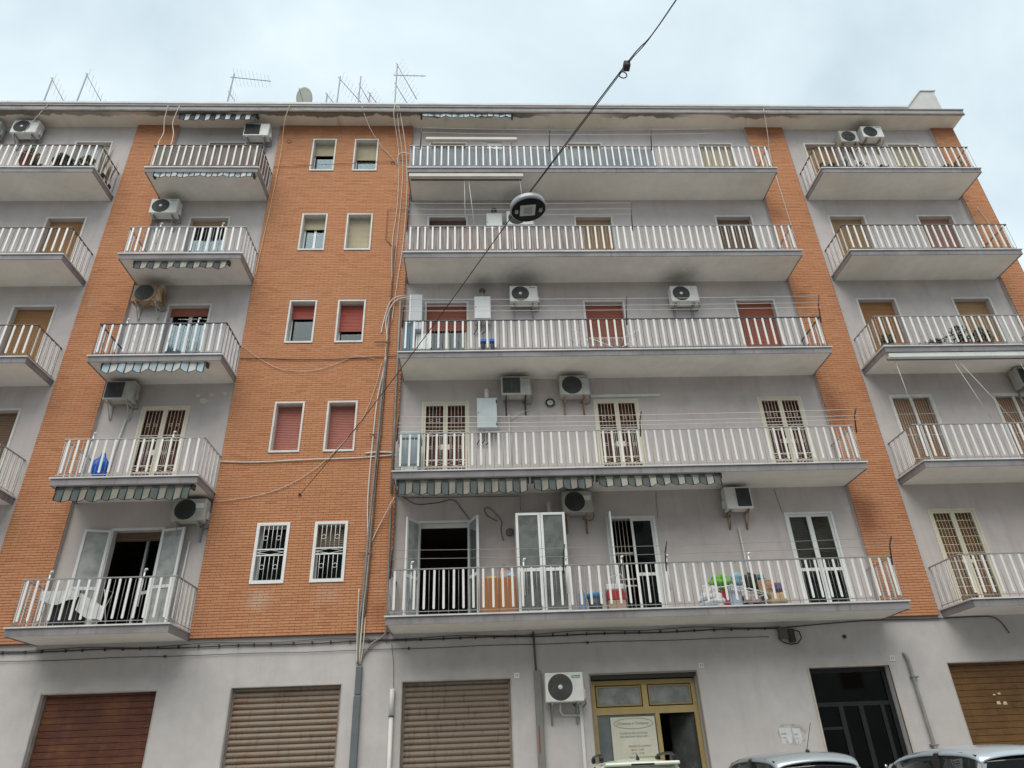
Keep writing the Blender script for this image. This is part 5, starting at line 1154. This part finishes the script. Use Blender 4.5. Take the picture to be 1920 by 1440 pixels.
# ------------------------------------------------------------------ roof antennas and dish
ANT = paint('antenna_metal', (.26,.27,.28), .5, .1, 4, metal=.3)
def yagi(t, x, y, z, d, n, L, el=.42, up=(0,0,1), r=.016):
    d = Vector(d).normalized(); side = d.cross(Vector(up)).normalized(); p = Vector((x,y,z))
    b = MB(); b.tube([p-d*.1, p+d*L], r*.9, 5); b.build('boom', [ANT], t)
    e_ = MB()
    for i in range(n):
        c = p+d*(L*(i+.5)/n); w_ = el*(1-.35*i/n); e_.tube([c-side*w_, c+side*w_], .0032, 4)
    e_.build('elements', [ANT], t)
def antenna(x, z1, label, parts, y=1.0, lean=0.0):
    t = thing('roof_antenna', (x, y, 20.41), label, 'antenna', 'television antennas on the roof')
    MB().tube([(x, y, 20.41), (x+lean, y, z1)], .024, 6).build('mast', [ANT], t)
    for (dz, d, n, L, el) in parts: yagi(t, x+lean*.9, y, z1-dz, d, n, L, el)
antenna(-14.75, 23.45, 'A-shaped antenna at the far end of the roof over the plant balcony', [(.1,(.55,.45,-.95),8,1.6,.45)], lean=-.08)
antenna(-13.68, 23.70, 'taller A-shaped antenna next to the far end one', [(.1,(.72,.5,-1.2),8,1.9,.45)], lean=-.02)
antenna(-8.60, 23.75, 'antenna with long level boom over the narrow bay', [(.2,(1,.1,-.02),10,1.3,.40),(1.05,(.6,.3,-.9),7,.9,.35)], lean=.02)
antenna(-4.80, 23.65, 'antenna with slanting boom right of the satellite dish', [(.15,(.75,.35,-.8),9,1.5,.4)], lean=.0)
antenna(-5.18, 22.70, 'short low antenna just right of the satellite dish', [(.05,(.6,.35,-.7),5,.8,.3)])
antenna(-4.06, 23.65, 'straight antenna with a small slanting boom in the middle of the cluster', [(.5,(.5,.3,-.9),7,1.2,.38)])
antenna(-3.68, 22.75, 'short antenna right of the straight mast', [(.05,(.55,.3,-.7),6,.8,.35)])
antenna(-2.78, 24.35, 'tallest antenna with level and slanting booms above the brick strip', [(.05,(.55,.35,-1.0),9,1.55,.4),(.62,(1,.05,.04),4,1.05,.10),(1.15,(.5,.35,-.8),7,1.0,.36)])
t = thing('satellite_dish', (-5.93, .95, 20.41), 'round beige satellite dish on the roof above the brick strip', 'dish')
b = MB(); prof = [(0,.0)]+[(.37*i/6, -.07*(i/6)**2) for i in range(1, 7)]+[(.372,-.05)]
b.lathe((0,0,0), prof, 28, 'y'); o = b.build('reflector', [paint('dish_beige', (.50,.49,.43), .5)], t); o.location = (-5.93,.95,22.36); o.rotation_euler = (R(22),0,R(10))
o.scale = (.74,1,1.12)
MB().tube([(-5.93,1.0,20.41),(-5.93,1.0,22.35)], .03, 7).build('mast', [ANT], t); MB().tube([(-5.93,.9,22.1),(-6.0,.45,22.3)], .014, 5).build('feed_arm', [ANT], t)

# ------------------------------------------------------------------ parked cars
def car(x, y, rz, label, paintc, h=1.5, W=1.62, L=3.75, kind='hatch'):
    """nose towards +y; built around the origin and then placed"""
    P = paint('car_%s' % kind, paintc, .16, .02, 2, spec=.6, fine=0, metal=0.0 if kind == 'suv' else .35); G = glass_mat('car_glass', (.10,.13,.13), 1.5); K = paint('car_black', (.02,.02,.02), .4); TY = paint('tyre', (.03,.03,.03), .8); RM = paint('rim', (.45,.46,.47), .3, metal=.6)
    t = thing('parked_car', (x, y, 0), label, 'car', 'cars parked nose-in before the block'); t.rotation_euler = (0,0,rz); WLOC[t.name] = Vector((0,0,0))
    hw = W/2
    # stations along y from rear (0) to nose (L): (y, half width, z low, belt z, roof z or None, roof half width)
    zb = h*.60
    low = [(0.0,hw*.86,.35,zb*.98),(.06,hw*.95,.26,zb),(.5,hw,.22,zb*1.0),(1.4,hw,.2,zb*.985),(2.3,hw,.2,zb*.96),(L-.95,hw*.985,.22,zb*.92),(L-.35,hw*.93,.24,zb*.80),(L-.05,hw*.80,.28,zb*.62),(L,hw*.7,.34,zb*.5)]
    b = MB(); ring_ = []
    for (yy, w_, zl, zt) in low:
        sec = [(-w_*.94,zl),(-w_,zl+.18),(-w_*1.0,zl+(zt-zl)*.6),(-w_*.96,zt-.04),(-w_*.88,zt),(0,zt+.035),(w_*.88,zt),(w_*.96,zt-.04),(w_,zl+(zt-zl)*.6),(w_,zl+.18),(w_*.94,zl),(0,zl-.02)]
        ring_.append(len(b.v)); b.v += [(sx_, yy, sz) for (sx_, sz) in sec]
    k = 12
    for i in range(len(ring_)-1):
        for j in range(k): b.face((ring_[i]+j, ring_[i]+(j+1)%k, ring_[i+1]+(j+1)%k, ring_[i+1]+j), 0, True)
    b.face(range(ring_[0]+k-1, ring_[0]-1, -1)); b.face(range(ring_[-1], ring_[-1]+k)); body = b.build('body', [P], t)
    # cabin: glass house with roof, pillars
    ov = .02
    roof = [(.02,h-.14,hw*.62),(.10,h-.055,hw*.66),(.35,h-.02,hw*.69),(.9,h,hw*.71),(1.5,h-.01,hw*.71),(2.0,h-.055,hw*.69),(2.28,h-.12,hw*.665)]
    base = [(-.02+.04,zb,hw*.86),(.06,zb,hw*.88),(.35,zb,hw*.90),(.9,zb,hw*.91),(1.5,zb,hw*.91),(2.3,zb*.97,hw*.90),(2.95,zb*.95,hw*.86)]
    g = MB(); st = []
    for (ra, ba) in zip(roof, base):
        st.append(len(g.v)); g.v += [(-ba[2],ba[0],ba[1]-.03),(-ra[2]-.0,ra[0]+.015,ra[1]-.045),(0,ra[0]+.02,ra[1]-.028),(ra[2],ra[0]+.015,ra[1]-.045),(ba[2],ba[0],ba[1]-.03)]
    for i in range(len(st)-1):
        for j in range(4): g.face((st[i]+j, st[i]+j+1, st[i+1]+j+1, st[i+1]+j), 0, True)
    g.face([st[0]+j for j in range(5)]); g.face([st[-1]+j for j in range(4,-1,-1)]); g.build('window_glass', [G], t)
    r_ = MB(); st = []; cr = .03
    for (yy, zz_, w_) in roof:
        st.append(len(r_.v)); r_.v += [(-w_-.035,yy+.01,zz_-.085),(-w_-.012,yy-.004,zz_-.04),(-w_*.86,yy-.012,zz_-.008),(-w_*.45,yy-.016,zz_+cr*.6),(0,yy-.018,zz_+cr),(w_*.45,yy-.016,zz_+cr*.6),(w_*.86,yy-.012,zz_-.008),(w_+.012,yy-.004,zz_-.04),(w_+.035,yy+.01,zz_-.085)]
    for i in range(len(st)-1):
        for j in range(8): r_.face((st[i]+j, st[i]+j+1, st[i+1]+j+1, st[i+1]+j), 0, True)
    ro = r_.build('roof', [P], t)
    so = ro.modifiers.new('thick', 'SOLIDIFY'); so.thickness = .03; so.offset = -1; ss_ = ro.modifiers.new('smooth', 'SUBSURF'); ss_.levels = 2; ss_.render_levels = 2
    sb = body.modifiers.new('smooth', 'SUBSURF'); sb.levels = 1; sb.render_levels = 2
    for s in (-1, 1):
        for (i, wd) in ((0,.16), (3,.07), (6,.06)):
            ra, ba = roof[i], base[i]
            o = .018; pa = Vector((s*(ba[2]+o), ba[0]+(.10 if i == 0 else 0), ba[1]-.03)); pb = Vector((s*(ra[2]+o+.01), ra[0]+(.12 if i == 0 else 0), ra[1]-.06))
            q = MB(); q.prism([pa-Vector((0,wd,0)), pa+Vector((0,wd,0)), pb+Vector((0,wd*.8,0)), pb-Vector((0,wd*.8,0))], (-s*.05,0,0)); q.build('pillar', [P if i != 3 else K], t)
        for yy in (.62, L-.72):
            wl = MB(); wl.lathe((s*(hw-.09),yy,.29), [(.0,-.09),(.20,-.09),(.28,-.07),(.29,0),(.28,.07),(.20,.09),(0,.09)], 20, 'x'); w_ = wl.build('wheel', [TY], t)
            rm = MB(); rm.lathe((s*(hw+.002),yy,.29), [(0,-.012),(.17,-.012),(.19,.004),(0,.004)], 16, 'x'); rm.build('rim', [RM], w_)
        lt = MB(); lt.bbox(s*hw*.88-.05, s*hw*.88+.05, -.02, .12, zb*.72, zb*1.0, .02); lt.build('tail_light', [paint('tail_red', (.35,.01,.01), .2)], t)
        hl = MB(); hl.bbox(s*hw*.66-.12, s*hw*.66+.12, L-.22, L-.03, zb*.56, zb*.74, .03); hl.build('headlight', [paint('headlight', (.6,.62,.64), .15)], t)
        mr = MB(); mr.bbox(s*(hw+.10)-.08, s*(hw+.10)+.08, 2.45, 2.58, zb+.02, zb+.15, .03); mr.build('wing_mirror', [K], t)
    q = MB(); q.bbox(-.26, .26, -.02, .0, .48, .59, .004); q.build('number_plate', [WHITEP], t)
    q = MB(); q.bbox(-hw*.9, hw*.9, -.06, .12, .24, .44, .03); q.build('rear_bumper', [P], t)
    if kind == 'suv':
        for s in (-1, 1):
            rl = MB(); w_ = hw*.66; rl.tube([(s*w_,.42,h+.03),(s*w_,.46,h+.075),(s*w_,1.0,h+.085),(s*w_,1.7,h+.07),(s*w_,1.76,h+.0)], .020, 8); rr_ = rl.build('roof_rail', [K if s < 0 else K], t)
            for yy in (.42, 1.72): f = MB(); f.bbox(s*w_-.03, s*w_+.03, yy-.09, yy+.09, h-.02, h+.065, .02); f.build('rail_foot', [K], rr_)
        q = MB(); q.bbox(-hw*.66, hw*.66, -.10, .22, h-.075, h-.025, .02); q.build('spoiler', [P], t)
        q = MB(); q.bbox(-.16, .16, -.108, -.09, h-.068, h-.044, .004); q.build('brake_light', [K], t)
        q = MB(); q.prism([(-.018,.30,h),(.018,.30,h),(.018,.42,h),(-.018,.42,h)], (0,0,.02)); q.v += [(0,.40,h+.085)]; n0 = len(q.v)-1; q.face((4,5,n0)); q.face((5,6,n0)); q.face((6,7,n0)); q.face((7,4,n0)); q.build('fin_antenna', [K], t)
    elif kind == 'silver':
        q = MB(); q.lathe((0,.28,h-.01), [(.03,0),(.028,.02),(.012,.04)], 10); q.tube([(0,.28,h+.03),(.02,.02,h+.33)], .004, 5); q.build('rod_antenna', [K], t)
    return t
car(2.22, -4.75, R(-3), 'cream white small car with black roof rails parked before the gold shop front', (.70,.74,.62), 1.535, 1.58, 3.5, 'suv')
car(4.30, -5.75, R(-2), 'silver hatchback with a rod antenna parked before the entrance door', (.42,.46,.48), 1.545, 1.62, 3.8, 'silver')
car(6.95, -5.9, R(-1), 'pale blue-grey hatchback parked nearest the ochre roller shutter', (.50,.56,.60), 1.525, 1.76, 4.0, 'pale')

# ------------------------------------------------------------------ the block across the street, seen only in reflections
OW = plaster('opposite_plaster', (.52,.49,.44), sooty=False)
t = thing('apartment_building', (0, -27, 0), 'plain beige apartment block facing the brick-striped one across the street', 'building')
MB().box(-55, 55, -36, -26, 0, 15.5).build('wall', [OW], t)
MB().box(-55.3, 55.3, -36.3, -25.6, 15.5, 15.9).build('roof', [FASC2], t)
wm = MB().box(-.6, .6, -.02, .05, 0, 1.5).mesh('window', paint('far_shutter', (.22,.16,.11), .6))
for k in range(4):
    for i in range(28): link('window', wm, t, (-52+i*3.85, -25.97, 4.9+k*3.1))
# ------------------------------------------------------------------ small marks on the walls
yw = YW-.012
cable([(-1.82,yw,7.28),(-1.5,yw,7.08),(-1.0,yw,7.10),(-.62,yw,7.16),(-.40,yw,6.9),(-.20,yw,6.62)], .008, CABD, 'dark slack cable on the wall over the dark open doorway')
cable([(-1.8,yw,7.24),(-.6,yw,7.23),(.98,yw,7.22),(.97,yw,6.85)], .006, CABD, 'thin dark wire squared along the wall top left of the glazed cupboard', 'wire', 4, False)
cable([(.55,yw,6.15),(.50,yw,6.4),(.52,yw,6.6),(.42,yw,6.75),(.22,yw,6.95),(.12,yw,6.90),(.2,yw,6.74),(.42,yw,6.62)], .014, paint('cable_brown_grey', (.24,.21,.19), .8), 'looped grey-brown cable on the wall left of the round vent')
cable([(4.28,yw,7.25),(4.25,yw,7.0),(4.24,yw,6.6)], .006, paint('cable_wall_grey', (.25,.24,.23), .8), 'thin grey wire down the wall right of the half-open glass door', 'wire', 4)
cable([(7.2,yw,7.25),(7.24,yw,6.9),(7.27,yw,6.66)], .006, MATS['cable_wall_grey'], 'thin grey wire down the wall to the closed two-leaf glass door', 'wire', 4)
cable([(1.40,yw,9.55),(1.1,yw-.05,9.45),(.95,yw-.05,9.35),(.82,yw,9.25)], .010, PIPEW, 'white hose curling under the grey second-floor air conditioner')
t = thing('awning_cassette', (-.05, -.25, 18.95), 'cream awning cassette on the wall above the first top-floor cream shutter', 'awning')
MB().bbox(-1.52, 1.36, -.32, -.20, 18.93, 19.05, .02).build('cassette', [CRB], t)
for x in (-1.35, 1.2): MB().bbox(x-.03, x+.03, -.20, YW-.001, 18.95, 19.03, .008).build('wall_bracket', [CRB], t)
PATCH = paint('plaster_patch', (.62,.60,.56), .9, .05, 8)
for (x, z, r, lb) in ((-7.09,10.09,.05,'small pale wall patch nearest the narrow bay grilled door'), (-6.77,10.12,.06,'small pale wall patch in the middle of the row by the grilled door'), (-6.44,10.15,.05,'small pale wall patch nearest the windowed brick strip'), (-6.93,9.94,.09,'largest pale wall patch below the row of small ones')):
    b = MB(); b.prism([(x+r*(1.2+.25*math.sin(3*a+x*9))*math.cos(a), YW-.004, z+r*(.8+.2*math.sin(2*a+z))*math.sin(a)) for a in [2*math.pi*i/12 for i in range(12)]], (0,.003,0))
    tag(b.build('plaster_patch', [PATCH]), lb, 'patch', 'filled holes by the narrow bay grilled door')
SMEAR = paint('wall_smear', (.455,.43,.41), .95, .2, 9)
b = MB(); b.prism([(6.08+.62*(.5+.5*math.cos(a))*(1+.1*math.sin(5*a)), GY-.0015, 1.94+.20*math.sin(a)*(1+.12*math.sin(3*a))) for a in [2*math.pi*i/20 for i in range(20)]], (0,.001,0))
tag(b.build('glue_smear', [SMEAR]), 'greyish glue smear behind the torn notices', 'smear')
tag(blob(MB(), (5.02,-.9,F1+.13), (.16,.08,.13), (.7,2.9,1.6)).build('plastic_bag', [paint('bag_white', (.70,.70,.72), .35, .12, 9)]), 'white plastic bag slumped in front of the red bucket', 'bag')
tag(blob(MB(), (5.72,-.9,F1+.15), (.18,.08,.11), (2.7,.9,4.6)).build('cloth_heap', [paint('heap_pinkgrey', (.45,.36,.36), .9, .2, 9)]), 'pinkish grey cloth heap under the folded white rack', 'cloth')
